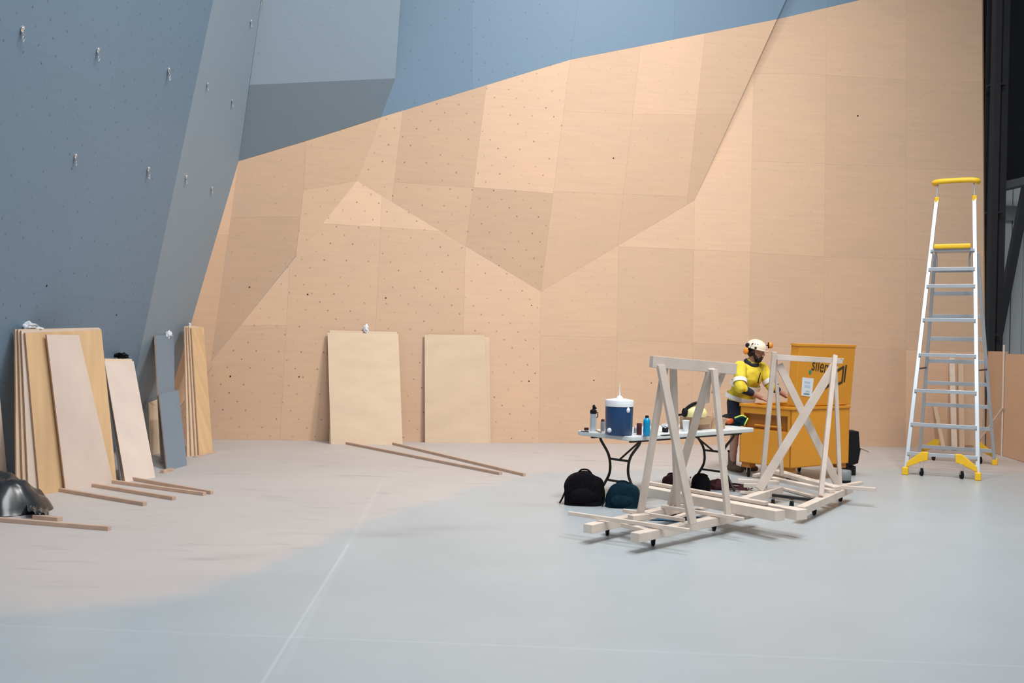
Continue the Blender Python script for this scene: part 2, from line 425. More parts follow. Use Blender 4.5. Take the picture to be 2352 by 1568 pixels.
def cells(poly, cols, rows):
    """cols: pixel lines left to right, written top point first; rows[i]: lines for column i, written left to right, top to bottom"""
    out = []; rest = poly; colp = []
    for a, b in cols:
        l, r = split(rest, a, b)      # line going down: positive side = left on screen
        colp.append(l); rest = r
    colp.append(rest)
    for i, cp in enumerate(colp):
        rest = cp
        for a, b in (rows[i] if i < len(rows) else []):
            l, r = split(rest, b, a)   # line going left: positive side = above
            if area(l) > 4: out.append(l)
            rest = r
        if area(rest) > 4: out.append(rest)
    return out
class Panels:
    def __init__(s): s.v = []; s.f = []; s.m = []; s.uv = []; s.tone = []; s.i = 0
    def cell(s, pts3, n, mi, tone, holes, gap=0.0005, th=0.018, bk=.03):
        s.i += 1
        up = Vector((0, 0, 1)); v_ = (up - n * up.dot(n)).normalized(); u_ = v_.cross(n).normalized()
        c = sum(pts3, Vector()) / len(pts3)
        P = [((p - c).dot(u_), (p - c).dot(v_)) for p in pts3]
        ar = sum(P[i][0] * P[(i + 1) % len(P)][1] - P[(i + 1) % len(P)][0] * P[i][1] for i in range(len(P)))
        if ar < 0: P.reverse()
        # drop duplicates
        Q = []
        for p in P:
            if not Q or math.hypot(p[0] - Q[-1][0], p[1] - Q[-1][1]) > 1e-4: Q.append(p)
        if math.hypot(Q[0][0] - Q[-1][0], Q[0][1] - Q[-1][1]) < 1e-4: Q.pop()
        P = Q; k = len(P)
        if k < 3: return
        I = []
        for i in range(k):
            a, b, d = P[i - 1], P[i], P[(i + 1) % k]
            e1 = Vector((b[0] - a[0], b[1] - a[1])).normalized(); e2 = Vector((d[0] - b[0], d[1] - b[1])).normalized()
            n1 = Vector((-e1.y, e1.x)); n2 = Vector((-e2.y, e2.x)); m_ = (n1 + n2)
            m_ = m_ / max(0.15, m_.dot(n1)) if m_.length > 1e-6 else n1
            I.append((b[0] + m_.x * gap, b[1] + m_.y * gap))
        base = len(s.v); W3 = lambda q, o: c + u_ * q[0] + v_ * q[1] + n * o
        s.v += [W3(q, 0) for q in I] + [W3(q, -th) for q in I] + [W3(q, -th) for q in P] + [W3(q, -th - bk) for q in P]
        r = random.Random(s.i * 7919).random()
        def face(idx, mm, uvs):
            s.f.append(idx); s.m.append(mm); s.uv.append(uvs); s.tone.append((tone, holes, r))
        uvw = [(c.dot(u_) + q[0], c.dot(v_) + q[1]) for q in I]
        face(tuple(base + i for i in range(k)), mi, uvw)
        for i in range(k):
            j = (i + 1) % k
            face((base + i, base + k + i, base + k + j, base + j), 2 + mi, [(0, 0)] * 4)
            face((base + 2 * k + j, base + 2 * k + i, base + 3 * k + i, base + 3 * k + j), 2 + mi, [(0, 0)] * 4)
        face(tuple(base + 2 * k + i for i in range(k)), 2 + mi, [(0, 0)] * k)
        face(tuple(base + 3 * k + i for i in reversed(range(k))), 2 + mi, [(0, 0)] * k)
    def build(s, name):
        me = bpy.data.meshes.new(name); me.from_pydata([tuple(v) for v in s.v], [], s.f)
        for m in (M_PLY, M_GREY, M_JOINT, M_JOINTG, M_GREYW, M_JOINT, M_JOINTG): me.materials.append(m)
        me.uv_layers.new(name='UVMap'); me.color_attributes.new('tone', 'FLOAT_COLOR', 'CORNER')
        ul = me.uv_layers['UVMap']; ca = me.color_attributes['tone']
        for p, m, uv, t in zip(me.polygons, s.m, s.uv, s.tone):
            p.material_index = m
            for li, q in zip(p.loop_indices, uv):
                ul.data[li].uv = q; ca.data[li].color = (t[0], t[1], t[2], 1)
        me.shade_flat(); me.update()
        o = bpy.data.objects.new(name, me); COL.objects.link(o); o['kind'] = 'structure'; ORG[o] = Vector()
        return o

TOP = -260
def up_to(p, q, y=TOP):          # extend pixel line p->q to height y
    t = (y - p[1]) / (q[1] - p[1]); return (p[0] + (q[0] - p[0]) * t, y)
# plane E: the upright back wall
bE0, bE1 = at_z(490, 1009), at_z(2262, 1028)
PE = plane3(bE0, bE1, bE0 + Vector((0, 0, 3)))
# plane A: overhanging left wall
V0 = Vector((-5.27, 13.46, 0)); A_top = at_y(490, 0, 12.6)
PA = plane3(V0, V0 + Vector((0.1, -8, 0)), A_top)
V1E = at_plane(360, 1010.6, PE)
C3 = at_y(548, 370, 14.72)
PB = plane3(V0, A_top, C3)
V1 = at_plane(360, 1011, PB)
_d = (C3 - V1); V1 = V1 - _d * (V1.z / _d.z)
pP, pQ, pR, pS = (820, 415), (1242, 669), (1595, 460), (1785, 44)
pC = (548, 370); pJ = (485, 830)
PD = plane3(at_plane(*pJ, PE), at_plane(*pP, PE), at_plane(*pC, PB))
pa, pb = (573, 195), (908, 180)
PF = plane3(at_plane(*pP, PE), at_plane(*pQ, PE), at_plane(*pb, PD))
pW1, pW0 = (1310, 137), up_to((1310, 137), (1328, 0))
W1 = at_plane(*pW1, PF)
PG = plane3(at_plane(*pQ, PE), at_plane(*pR, PE), W1)
print('PLANES', V1, V1E, 'D', PD[1], 'F', PF[1], 'G', PG[1], 'B', PB[1], 'A', PA[1], 'Sv', 'b depth', at_plane(*pb, PD).y, 'C', at_plane(*pC, PB).y, 'W', W1.y, 'wall at W', at_plane(*pW1, PE).y, 'S', at_plane(*pS, PG).y, at_plane(*pS, PE).y)
pc_ = (920, 0); pcT = up_to(pb, pc_)
PC = plane3(at_plane(*pC, PB), at_plane(*pJ, PE), V1)
pBT = up_to(pa, (600, 0)); pAT = up_to((325, 810), (490, 0)); pST = up_to(pR, pS)

wl = Panels()
def put(P, plane, cl, mi, tones, holes):
    for i, poly in enumerate(cl):
        t = tones[i % len(tones)] if tones else 1.0
        P.cell([at_plane(x, y, plane) for x, y in poly], plane[1], mi, t, holes)
def put3(P, pts, mi, tone, holes):
    pl = plane3(*pts[:3]); P.cell(pts, pl[1], mi, tone, holes)
# left wall, world rectangle built from base line; seams in its own plane
n = PA[1]; du = Vector((0.1, -8, 0)).normalized(); crease = (A_top - V0)
dv = (Vector((0, 0, 1)) - n * n.z).normalized()
L_len = 15.0; hz = 8.6 / dv.z
def A(u, v): return V0 + du * u + dv * v
cr = crease.normalized(); cu = cr.dot(du) / cr.dot(dv)     # crease drift along u per v
us = [0, 3.1, 6.2, 9.3, L_len]
vs_ = [0, 2.05, 4.2, 6.4, hz]
for i in range(len(us) - 1):
    for j in range(len(vs_) - 1):
        u0a = cu * vs_[j] if i == 0 else us[i]; u0b = cu * vs_[j + 1] if i == 0 else us[i]
        wl.cell([A(u0a, vs_[j]), A(us[i + 1], vs_[j]), A(us[i + 1], vs_[j + 1]), A(u0b, vs_[j + 1])], n, 1, (0.92, 0.94, 0.925, 0.95)[(i + j) % 4], 0.75, gap=.0002)
# B band
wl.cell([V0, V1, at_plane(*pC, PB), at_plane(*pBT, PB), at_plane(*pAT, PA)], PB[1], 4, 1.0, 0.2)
wl.build('wall_left')

bw = Panels()
# C strip
for poly, t in zip(cells([pC, pJ, (360, 1011)], [], [[((480, 541), (530, 538))]]), (1.06, .97)):
    bw.cell([at_plane(x, y, PC) for x, y in poly], PC[1], 0, t, 0.2)
# D lower
put(bw, PD, cells([pC, (703, 324), (697, 437), (679, 588), pJ], [], [[((520, 500), (700, 497))]]), 0, (.90, .86), .35)
def line_at(p, q, x): return (x, p[1] + (q[1] - p[1]) * (x - p[0]) / (q[0] - p[0]))
pE = (875.5, 269)      # plywood/grey border on the D/F fold
brd = [pC, pE, (1115, 196), pW1, (1470, 106), pS, (2000, -6)]
pK = line_at(pP, pJ, 679)
bw.cell([at_plane(x, y, PD) for x, y in [(703, 324), pE, pP, (697, 437)]], PD[1], 0, .93, .3)
bw.cell([at_plane(x, y, PD) for x, y in [(697, 437), pP, pK]], PD[1], 0, 1.02, .5)
# F
fpoly = [pE, (1115, 196), pW1, pQ, pP]
put(bw, PF, cells(fpoly, [((926, 250), (900, 463)), ((1118, 190), (1070, 566))], [[], [((906, 418), (1087, 431))], [((1087, 430), (1275, 444))]]), 0, (1.04, .91, .955, 1.07, .88), .9)
# G
gpoly = [pW1, (1470, 106), pS, pR, pQ]
put(bw, PG, cells(gpoly, [((1472, 100), (1418, 566)), ((1620, 70), (1578, 470))], [[((1295, 256), (1455, 262)), ((1290, 440), (1430, 446))], [((1450, 262), (1600, 264)), ((1425, 445), (1582, 452))], [((1598, 262), (1700, 262))]]), 0, (1.0, 1.01, .98, 1.06, 1.0, .97, .95, .91), .25)
# return edge of the G fold
Rb = at_plane(*pR, PE); Sg = at_plane(*pST, PG); Sb = at_plane(pST[0] - 60, pST[1], PE); 
_pl = plane3(Rb, Sg, Sb); bw.cell([Rb, Sg, Sb], -_pl[1], 0, .95, 0, th=.0005, bk=.0005)
# E
E1 = [(360, 1011), pJ, pP, pQ, (1238, 1014)]
E1[0] = (360, 1010.6)
def bottom(x): return line_at((490, 1009), (2262, 1028), x)
E1 = [bottom(360), pJ, pP, pQ, bottom(1238)]
put3(bw, [at_plane(*pJ, PE), V1, V1E], 0, .97, .2)
put(bw, PE, cells(E1, [((666, 600), (643, 1012)), ((878, 446), (850, 1014)), ((1069, 560), (1058, 1016))],
    [[((540, 748), (665, 746))], [((738, 513), (878, 521)), ], [((870, 521), (1015, 531))], []]), 0, (1.05, .96, 1.17, .985, 1.09, .95, 1.04), .9)
E2 = [pQ, pR, bottom(1588), bottom(1238)]
put(bw, PE, cells(E2, [((1421, 558), (1413, 1020))], [[((1240, 771), (1418, 775))], [((1420, 566), (1594, 573)), ((1414, 780), (1590, 787))]]), 0, (1.0, .98, 1.06, .97, .99), .25)
E3 = [pR, pST, (2254, TOP), bottom(2262), bottom(1588)]
put(bw, PE, cells(E3, [((1731, 160), (1716, 1024)), ((1899, 20), (1889, 1025)), ((2083, TOP), (2080, 1026))],
    [[((1590, 573), (1724, 579)), ((1588, 788), (1720, 793))],
     [line_at((1785, 44), (2000, -6), 1700) and ((1700, 64), (1900, 17.3)), ((1728, 168), (1898, 171)), ((1727, 370), (1895, 375)), ((1722, 580), (1893, 590)), ((1718, 794), (1891, 799))],
     [((1890, 20), (2085, -25.8)), ((1897, 172), (2084, 184)), ((1895, 377), (2084, 383)), ((1893, 590), (2082, 595)), ((1891, 798), (2081, 803))],
     [((2083, 183), (2256, 188)), ((2082, 387), (2258, 391)), ((2082, 595), (2258, 600)), ((2080, 804), (2260, 808))]]), 0,
    (1.12, 1.05, .98, 1.05, 1.0, 1.01, 1.03, .98, 1.0, .99, 1.01, .97, .98, 1.0, .97, .99, .97, 1.0, .98), .22)
wb = bw.build('wall_back')
# the cells above the border on E are grey paint: recolour by position
def above_border(p):
    d = p - CAM; x = W / 2 + FPX * d.dot(RX) / d.y; y = H / 2 - FPX * d.dot(UX) / d.y
    for a, b in zip(brd[:-1], brd[1:]):
        if a[0] <= x <= b[0]: return y < line_at(a, b, x)[1] - 1
    return x > 2000 and y < line_at(brd[-2], brd[-1], x)[1] - 1
for p in wb.data.polygons:
    if p.material_index in (0, 2) and above_border(p.center) and p.center.z > 4: p.material_index += 1
gw = Panels()
aB, cB, bF = at_plane(*pa, PB), at_plane(*pC, PB), at_plane(*pb, PD)
cF = at_plane(*pcT, PF)
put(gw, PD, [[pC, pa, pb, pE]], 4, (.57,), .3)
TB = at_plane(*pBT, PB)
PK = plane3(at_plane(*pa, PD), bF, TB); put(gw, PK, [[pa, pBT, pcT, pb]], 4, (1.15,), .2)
put(gw, PF, cells([pE, pb, pcT, pW0, pW1, (1115, 196)], [((1083, TOP), (1085, 260))], [[], []]), 1, (.97, 1.04), .5)
put(gw, PG, cells([pW1, pW0, pST, pS, (1470, 106)], [((1560, TOP), (1545, 160))], [[], []]), 1, (1.03, 1.0), .2)
gw.build('wall_back_upper')

# ------------------------------------------------------------------ right edge: steelwork, cladding, low plywood wall
Ye = PE and at_plane(2262, 1028, PE)
m_ = MB()
p0 = at_plane(2255, TOP, PE); p1 = at_plane(2262, 1028, PE); nE = PE[1]
m_.prism([p0, p1, p1 + Vector((.012, 0, 0)), p0 + Vector((.012, 0, 0))], -nE * .05)
struct('trim_1', m_, mat('raw_edge', (0.42, 0.22, 0.12), .8))
m_ = MB()
for xa, xb, YY in ((2259, 2273, 17.0), (2277, 2291, 17.3)):
    a, b = at_y(xa, 800, YY), at_y(xb, 800, YY)
    m_.box(((a.x + b.x) / 2 + .05, YY, 5), (b.x - a.x, .16, 10))
m_.box((at_y(2275, 700, 17.4).x, 17.45, 5), (.30, .02, 10))
for z in (1.9, 4.0, 6.2): m_.box((at_y(2275, 700, 17.2).x, 17.15, z), (.26, .2, .03))
colu = struct('trim_2', m_, M_BLACKM)
m_ = MB(); 
q = at_y(2300, 400, 19.5)
m_.box((q.x + 3.2, 19.6, 5), (8.0, .1, 10))
struct('wall_rear_dark', m_, mat('black_drape_wall', (0.006, 0.007, 0.009), .9, var=.3, scale=2, stretch=(3, 1, .3)))
m_ = MB()
x0 = at_y(2296, 600, 18.9).x; zt = at_y(2330, 425, 18.9).z; 
for i in range(14):
    xx = x0 + i * .22
    m_.box((xx + .1, 18.9, zt / 2), (.205, .05 + (.03 if i % 2 else 0), zt))
struct('wall_right_cladding', m_, M_CLAD)
m_ = MB(); a, b = at_y(2288, 432, 18.3), at_y(2420, 402, 17.6); m_.bar(a, b, .2, .14)
struct('trim_3', m_, mat('dull_steel_beam', (0.10, 0.105, 0.115), .6))
m_ = MB(); m_.bar(at_y(2358, 430, 17.7), at_y(2282, 815, 17.7), .14, .12, (0, 1, 0)); m_.bar(at_y(2318, -30, 18.6), at_y(2292, 120, 18.6), .05, .05, (0, 1, 0), 1)
struct('trim_4', m_, [M_BLACKM, mat('grey_steel_brace', (0.05, 0.055, 0.06), .5)])
m_ = MB(); m_.box((at_y(2320, 500, 18.8).x + .6, 18.8, at_y(2320, 490, 18.8).z), (1.6, .03, .28))
struct('trim_5', m_, mat('grey_girt', (0.16, 0.18, 0.19), .6))
# low plywood wall
lw = Panels()
b0 = at_z(2264, 1034); b1 = at_z(2352, 1062); dw = (b1 - b0).normalized()
nlo = Vector((-dw.y, dw.x, 0)); 
if nlo.dot(CAM - b0) < 0: nlo = -nlo
bm_ = at_z(2303, 1046.3)
seamd = (bm_ - b0).dot(dw)
for (a, b, h, t) in ((0, seamd, 1.62, .98), (seamd, seamd + 2.4, 1.585, 1.03), (seamd + 2.4, seamd + 4.8, 1.585, 1.0)):
    lw.cell([b0 + dw * a, b0 + dw * b, b0 + dw * b + Vector((0, 0, h)), b0 + dw * a + Vector((0, 0, h))], nlo, 0, t, .1, gap=.004, th=.02)
lw.build('wall_right_low')
m_ = MB(); m_.bar(bm_ + nlo * .02, bm_ + nlo * .02 + Vector((0, 0, 1.72)), .03, .02, nlo)
struct('trim_6', m_, M_PINE)

# ------------------------------------------------------------------ sheets leaning on the walls
BPL = {}
def board(name, bl, br, tl, tr, plane, off, th, face, label, cat='board', group=None, edge=None, z=0.0, back=0.0, off2=0.0):
    B0 = at_z(*bl, z); T0 = at_plane(*tl, plane, off); T1 = at_plane(*tr, plane, off + off2)
    pl = plane3(B0, T1, T0); n = pl[1]
    dr = n.cross(Vector((0, 0, 1))).normalized(); m = RX - FX * ((br[0] - W / 2) / FPX)
    B1 = B0 - dr * ((B0 - CAM).dot(m) / dr.dot(m))
    poly = [B0, B1, T1, T0]
    mb = MB(); mb.prism([p - n * back for p in poly], -n * th, 0, 1)
    o = obj(name, mb, [face, edge or M_EDGE], bevel=.001)
    e1 = (B1 - B0).normalized(); e2 = n.cross(e1); k = (len(label) * .37) % 5
    ul = o.data.uv_layers.new(name='UVMap')
    for lp_ in o.data.loops:
        v = o.data.vertices[lp_.vertex_index].co; ul.data[lp_.index].uv = (v.dot(e1) + k, v.dot(e2) + k)
    BPL[label] = pl
    return tag(o, label, cat, group)
def behind(name, ref, dist, bl, br, tl, tr, th, face, label, cat='plywood sheet', group=None):
    """a sheet leaning flat against the sheet called ref, dist metres behind its face (negative: in front)"""
    p, n = BPL[ref]; pl = (p - n * dist, n); q = [at_plane(*v, pl) for v in (bl, br, tr, tl)]
    for a, b in ((0, 3), (1, 2)):
        d = q[a] - q[b]; q[a] = q[b] + d * (q[b].z / -d.z)
    mb = MB(); mb.prism(q, -n * th, 0, 1)
    o = obj(name, mb, [face, M_EDGE], bevel=.001)
    e1 = (q[1] - q[0]).normalized(); e2 = n.cross(e1); k = (len(label) * .37) % 5
    ul = o.data.uv_layers.new(name='UVMap')
    for l_ in o.data.loops:
        v = o.data.vertices[l_.vertex_index].co; ul.data[l_.index].uv = (v.dot(e1) + k, v.dot(e2) + k)
    BPL[label] = pl
    return tag(o, label, cat, group)
GL = 'plywood sheets leaning on the dark grey wall'
hon = 'wide honey-coloured plywood sheet, front of the large stack leaning on the grey wall'
board('plywood_sheet', (91, 1137), (268, 1106), (58, 764), (233, 757), PA, .14, .018, M_HONEY, hon, 'plywood sheet', GL, off2=.33)
behind('plywood_sheet', hon, .028, (66, 1134), (258, 1106), (49, 759), (231, 754), .018, M_PALE, 'whitish plywood sheet showing as a strip just left behind the honey-coloured sheet', group=GL)
behind('plywood_sheet', hon, .058, (53, 1126), (254, 1098), (42, 756), (228, 752), .018, M_BIRCH, 'thin brownish plywood sheet edge, second from the back of the large stack', group=GL)
behind('plywood_sheet', hon, .088, (38, 1119), (250, 1090), (35, 756), (224, 752), .018, M_BIRCH, 'rearmost plywood sheet of the large stack, touching the grey wall', group=GL)
behind('plywood_sheet', hon, -.05, (152, 1135), (262, 1112), (107, 768), (181, 769), .018, M_PALE, 'pale narrow plywood board wider at its foot, leaning in front of the honey-coloured sheet', group=GL)
lo_ = 'pale shorter plywood sheet, front one of the low stack beside the large stack'
board('plywood_sheet', (288, 1107), (357, 1099), (240, 829), (307, 829), PA, .12, .018, M_PALE, lo_, 'plywood sheet', GL, off2=.19)
behind('plywood_sheet', lo_, .026, (284, 1104), (342, 1096), (240, 823), (303, 824), .018, M_BIRCH, 'plywood sheet whose cream top edge shows behind the short pale sheet', group=GL)
behind('plywood_sheet', lo_, .052, (278, 1104), (330, 1088), (239, 829), (292, 829), .018, M_GBOARD, 'grey-faced sheet at the back of the low stack, seen as a thin sliver', group=GL)
board('plywood_sheet', (-60, 1150), (20, 1122), (-95, 850), (-6, 850), PA, .10, .018, M_PALE, 'pale sheet cut off by the left edge of the photo, above the black bin liner', 'plywood sheet', GL)
# grey boards
tall = 'tall narrow blue-grey painted board behind the shorter grey board'
board('grey_board', (372, 1066), (402, 1054), (356, 770), (400, 768), PB, .02, .018, M_GBOARD, tall, 'board', 'blue-grey boards leaning by the corner')
board('grey_board', (384, 1081), (430, 1059), (365, 905), (410, 895), BPL[tall], .021, .018, M_GBOARD, 'shorter blue-grey painted board standing in front of the taller grey one', 'board', 'blue-grey boards leaning by the corner')
board('plywood_offcut', (372, 1040), (345, 1052), (366, 915), (340, 925), PB, .05, .012, M_BIRCH, 'brown plywood offcut in the dark gap left of the grey boards', 'offcut')
# strips by the corner
GC = 'narrow plywood strips leaning in the corner'
fs_ = 'front honey-coloured narrow plywood strip leaning in the wall corner'
board('plywood_strip', (458, 1046), (489, 1034), (440, 752), (468, 751), PB, .17, .018, M_HONEY, fs_, 'plywood strip', GC)
behind('plywood_strip', fs_, .030, (450, 1047), (476, 1036), (434, 750), (462, 750), .016, M_BIRCH, 'narrow plywood strip whose edge shows just behind the front corner strip', 'plywood strip', GC)
behind('plywood_strip', fs_, .056, (440, 1046), (462, 1034), (429, 750), (458, 750), .016, M_BIRCH, 'third narrow plywood strip from the front in the corner, edge only', 'plywood strip', GC)
behind('plywood_strip', fs_, .082, (430, 1042), (452, 1030), (424, 749), (452, 748), .016, M_BIRCH, 'rearmost narrow plywood strip in the corner, against the grey wall', 'plywood strip', GC)
# middle sheets
GM = 'birch sheets leaning on the plywood wall'
fb_ = 'front birch sheet of the pair with a white rag on its top edge'
board('birch_sheet', (760, 1020), (925, 1020), (752, 763), (915, 767), PE, .07, .018, M_BIRCH, fb_, 'plywood sheet', GM)
behind('birch_sheet', fb_, .026, (757, 1017), (920, 1017), (757, 758), (912, 762), .018, M_BIRCH, 'birch sheet directly behind the front one, its pale top edge just showing', group=GM)
st_l = 'stained birch sheet standing alone right of the pair, one thinner sheet behind it'
board('birch_sheet', (976, 1016), (1123, 1016), (975, 768), (1113, 769), PE, .055, .018, M_BIRCH, st_l, 'plywood sheet', GM)
behind('birch_sheet', st_l, .022, (985, 1013), (1127, 1013), (985, 767), (1124, 774), .012, M_BIRCH, 'thin birch sheet behind the stained one, showing along its right side', group=GM)

def batten(name, a, za, b, zb, w, h, mt, label, cat='batten', group=None, up=(0, 0, 1)):
    p, q = at_z(*a, za), at_z(*b, zb)
    mb = MB(); mb.bar(p, q, w, h, up)
    return tag(obj(name, mb, mt, bevel=.002), label, cat, group)
# battens under and in front of the stacks (pixel = top centre line, z = mid height)
GB = 'floor battens under the leaning sheets'
for a, b, w, lab in (
    ((100, 1118), (333, 1157), .045, 'batten sticking out furthest forward from under the large leaning stack'),
    ((180, 1108), (400, 1144), .045, 'batten from under the right foot of the large leaning stack'),
    ((240, 1103), (470, 1134), .04, 'left of the two battens crossing under the low stack of sheets'),
    ((300, 1098), (487, 1131), .035, 'right of the two battens crossing under the low stack of sheets'),
    ((-60, 1188), (252, 1213), .045, 'long batten lying in front of the black bin liner'),
    ((80, 1186), (138, 1192), .06, 'short wood offcut poking out from under the black bin liner'),
    ((790, 1016), (1150, 1087), .05, 'front long batten angling out from under the birch sheets'),
    ((880, 1013), (1205, 1090), .04, 'rear long batten angling out from the foot of the birch sheets'),
    ((925, 1006), (975, 1008), .05, 'short pale batten between the feet of the two birch stacks'),
    ((395, 1078), (372, 1083), .05, 'small dark-edged block under the grey boards')):
    batten('floor_batten', a, .0175, b, .0175, w, .035, M_BATTEN if a[1] != 1006 else M_PINE, lab, 'batten', GB)
p = at_z(470, 1040); 
batten('floor_batten', (446, 1049), .006, (496, 1037), .006, .05, .012, M_BATTEN, 'thin foot batten under the narrow strips in the corner', 'batten', GB)

def blob(name, c, r, mt, label, cat, seed, disp=.5, cut=None, n=22, m=14, parent=None, rot=None):
    mb = MB(); mb.ball(c, r, n, m, disp=disp, seed=seed, cut=cut, rot=rot)
    o = obj(name, mb, mt, parent, smooth=True, recalc=True)
    return tag(o, label, cat) if label else o
def rag(name, x, y, plane, off, r, mt, label, cat, seed):
    c = at_plane(x, y, plane, off); return blob(name, c, r, mt, label, cat, seed, .9, n=18, m=12)
rag('plastic_wrap', 70, 752, PA, .06, (.09, .06, .045), M_RAG, 'crumpled white plastic wrap on top of the large leaning stack', 'plastic wrap', 3)
rag('plastic_wrap', 386, 768, PB, .03, (.045, .04, .045), M_RAG, 'crumpled white plastic wrap on top of the tall grey board', 'plastic wrap', 5)
rag('plastic_wrap', 841, 755, PE, .05, (.035, .03, .06), M_RAG, 'small white rag on the top edge of the birch sheets', 'rag', 8)
rag('plastic_wrap', 436, 747, PB, .06, (.02, .02, .03), M_RAG, 'tiny scrap of white plastic on the strips in the corner', 'plastic wrap', 9)
rag('work_glove', 278, 817, PA, .07, (.08, .05, .035), M_BLACK, 'crumpled black glove on top of the low stack of sheets', 'glove', 11)
# latch between the grey boards
q = at_plane(374, 898, PB, .22)
t = thing('spring_clamp', 'small black clamp where the two blue-grey boards meet', 'clamp', q)
mb = MB(); mb.bar(q + Vector((-.04, 0, -.02)), q + Vector((.05, 0, .01)), .03, .02); obj('clamp_jaw', mb, M_BLACK, t, bevel=.003)
mb = MB(); mb.tube([q + Vector((-.02, 0, 0)), q + Vector((0, -.02, .03)), q + Vector((.02, 0, .05))], .008); obj('clamp_handle', mb, M_BLACK, t, smooth=True)

# black bin liner
def bin_liner():
    mb = MB(); nx, ny = 44, 30
    ctr = at_z(-4, 1172)
    pts = {}
    for i in range(nx + 1):
        for j in range(ny + 1):
            a = 2 * math.pi * i / nx; rr = j / ny
            rad = rr * (1 + .16 * noise.noise(Vector((math.cos(a) * 1.4, math.sin(a) * 1.4, 3.1))))
            x = ctr.x + math.cos(a) * rad * .46; y = ctr.y + .02 + math.sin(a) * rad * .34
            h = .33 * max(0, 1 - rr ** 2.6)
            w = noise.noise(Vector((x * 5, y * 5, 2))) * .07 + abs(noise.noise(Vector((x * 11, y * 4, 7)))) * .06
            z = max(.006, h * (1 + noise.noise(Vector((x * 2.2, y * 2.2, 9))) * .25) + w * (1 - rr ** 4) * 1.2)
            mb.v.append(Vector((x, y, z)))
    for i in range(nx):
        for j in range(ny):
            a = i * (ny + 1) + j; b = (i + 1) * (ny + 1) + j
            mb.f.append((a, b, b + 1, a + 1)); mb.m.append(0)
    # flap towards the batten
    o = obj('bin_liner', mb, M_PLASTICB, smooth=False)
    o.data.shade_smooth()
    tag(o, 'glossy black bin liner heaped on the floor at the left edge', 'bin liner')
    base = at_z(60, 1175)
    m2 = MB(); n2 = 14
    for i in range(n2 + 1):
        for j in range(9):
            u = i / n2; v = j / 8
            p = at_z(62 + u * 50, 1158 + v * 34 - u * 2 * (1 - v) + v * (1 - u) * 0, 0)
            z = .10 * (1 - u) ** 1.2 * (1 - v * .6) + .03 * noise.noise(Vector((u * 6, v * 5, 1))) + .03
            if i == n2: z = .012
            m2.v.append(Vector((p.x, p.y, max(.008, z))))
    for i in range(n2):
        for j in range(8):
            a = i * 9 + j; m2.f.append((a, a + 1, a + 10, a + 9)); m2.m.append(0)
    f = obj('loose_flap', m2, M_PLASTICB, o, smooth=False, recalc=True); f.data.shade_smooth()
    s = f.modifiers.new('thick', 'SOLIDIFY'); s.thickness = .003
bin_liner()

# ------------------------------------------------------------------ bolt hangers on the grey walls
def hanger(x, y, plane, label, s=1.0):
    c = at_plane(x, y, plane, .0); n = plane[1]
    t = thing('bolt_hanger', label, 'bolt hanger', c, 'steel bolt hangers on the climbing wall')
    up = (Vector((0, 0, 1)) - n * n.z).normalized(); sd = up.cross(n)
    mb = MB(); mb.lathe(c, [(.020 * s, 0), (.020 * s, .006), (.011 * s, .006), (.011 * s, .02)], 12, n); obj('bolt', mb, M_STEEL, t, smooth=True)
    mb = MB(); a = c + n * .008
    mb.prism([a + sd * .018 * s + up * .02 * s, a - sd * .018 * s + up * .02 * s, a - sd * .022 * s - up * .03 * s, a + sd * .022 * s - up * .03 * s], n * .004)
    b = a - up * .03 * s
    mb.prism([b + sd * .022 * s, b - sd * .022 * s, b - sd * .016 * s - up * .03 * s + n * .035 * s, b + sd * .016 * s - up * .03 * s + n * .035 * s], n * .004)
    obj('hanger_plate', mb, M_STEEL, t, bevel=.001)
    ring = b - up * .035 * s + n * .03 * s
    mb = MB(); mb.tube([ring + sd * math.cos(k * math.pi / 8) * .016 * s + up * (math.sin(k * math.pi / 8) * .028 - .02) * s for k in range(16)], .0045 * s, 6, closed=True)
    obj('ring', mb, M_ALUD, t, smooth=True)
for x, y, pl, lab, s in (
    (50, 64, PA, 'steel hanger on the grey wall nearest the top left corner of the photo', 1.0),
    (224, 113, PA, 'steel hanger on the grey wall, second from the left in the upper row', 1.0),
    (387, 158, PA, 'steel hanger on the grey wall, third from the left in the upper row', 1.2),
    (172, 356, PA, 'steel hanger on the grey wall, left one of the lower row', .9),
    (340, 386, PA, 'steel hanger on the grey wall, right one of the lower row', 1.1),
    (476, 191, PB, 'small hanger on the pale grey band, left one near its middle', .8),
    (533, 230, PB, 'small hanger on the pale grey band, close to its right edge', .8),
    (576, 47, PB, 'small hanger on the pale grey band, highest one on it', .8),
    (427, 404, PB, 'small hanger on the pale grey band, lowest of the pale ones', .9),
    (486, 430, PB, 'small dull hanger beside the tip of the plywood facing', .8)):
    hanger(x, y, pl, lab, s)
c = at_plane(612, -6, PB, .02) if False else at_plane(606, 2, PF if False else PB, .02)
t = thing('quickdraw', 'dark quickdraw hanging at the very top above the pale grey band', 'quickdraw', c)
mb = MB(); mb.tube([c + Vector((.02 * math.cos(a * math.pi / 6), -.02, .14 + .035 * math.sin(a * math.pi / 6))) for a in range(12)], .005, 6, closed=True); obj('upper_carabiner', mb, M_STEEL, t, smooth=True)
mb = MB(); mb.bar(c + Vector((0, -.02, .11)), c + Vector((-.01, -.02, .0)), .02, .006, (0, 1, 0)); obj('sling', mb, M_MAROON, t)
mb = MB(); mb.tube([c + Vector((-.012 + .02 * math.cos(a * math.pi / 6), -.02, -.035 + .04 * math.sin(a * math.pi / 6))) for a in range(12)], .005, 6, closed=True); obj('lower_carabiner', mb, M_STEEL, t, smooth=True)
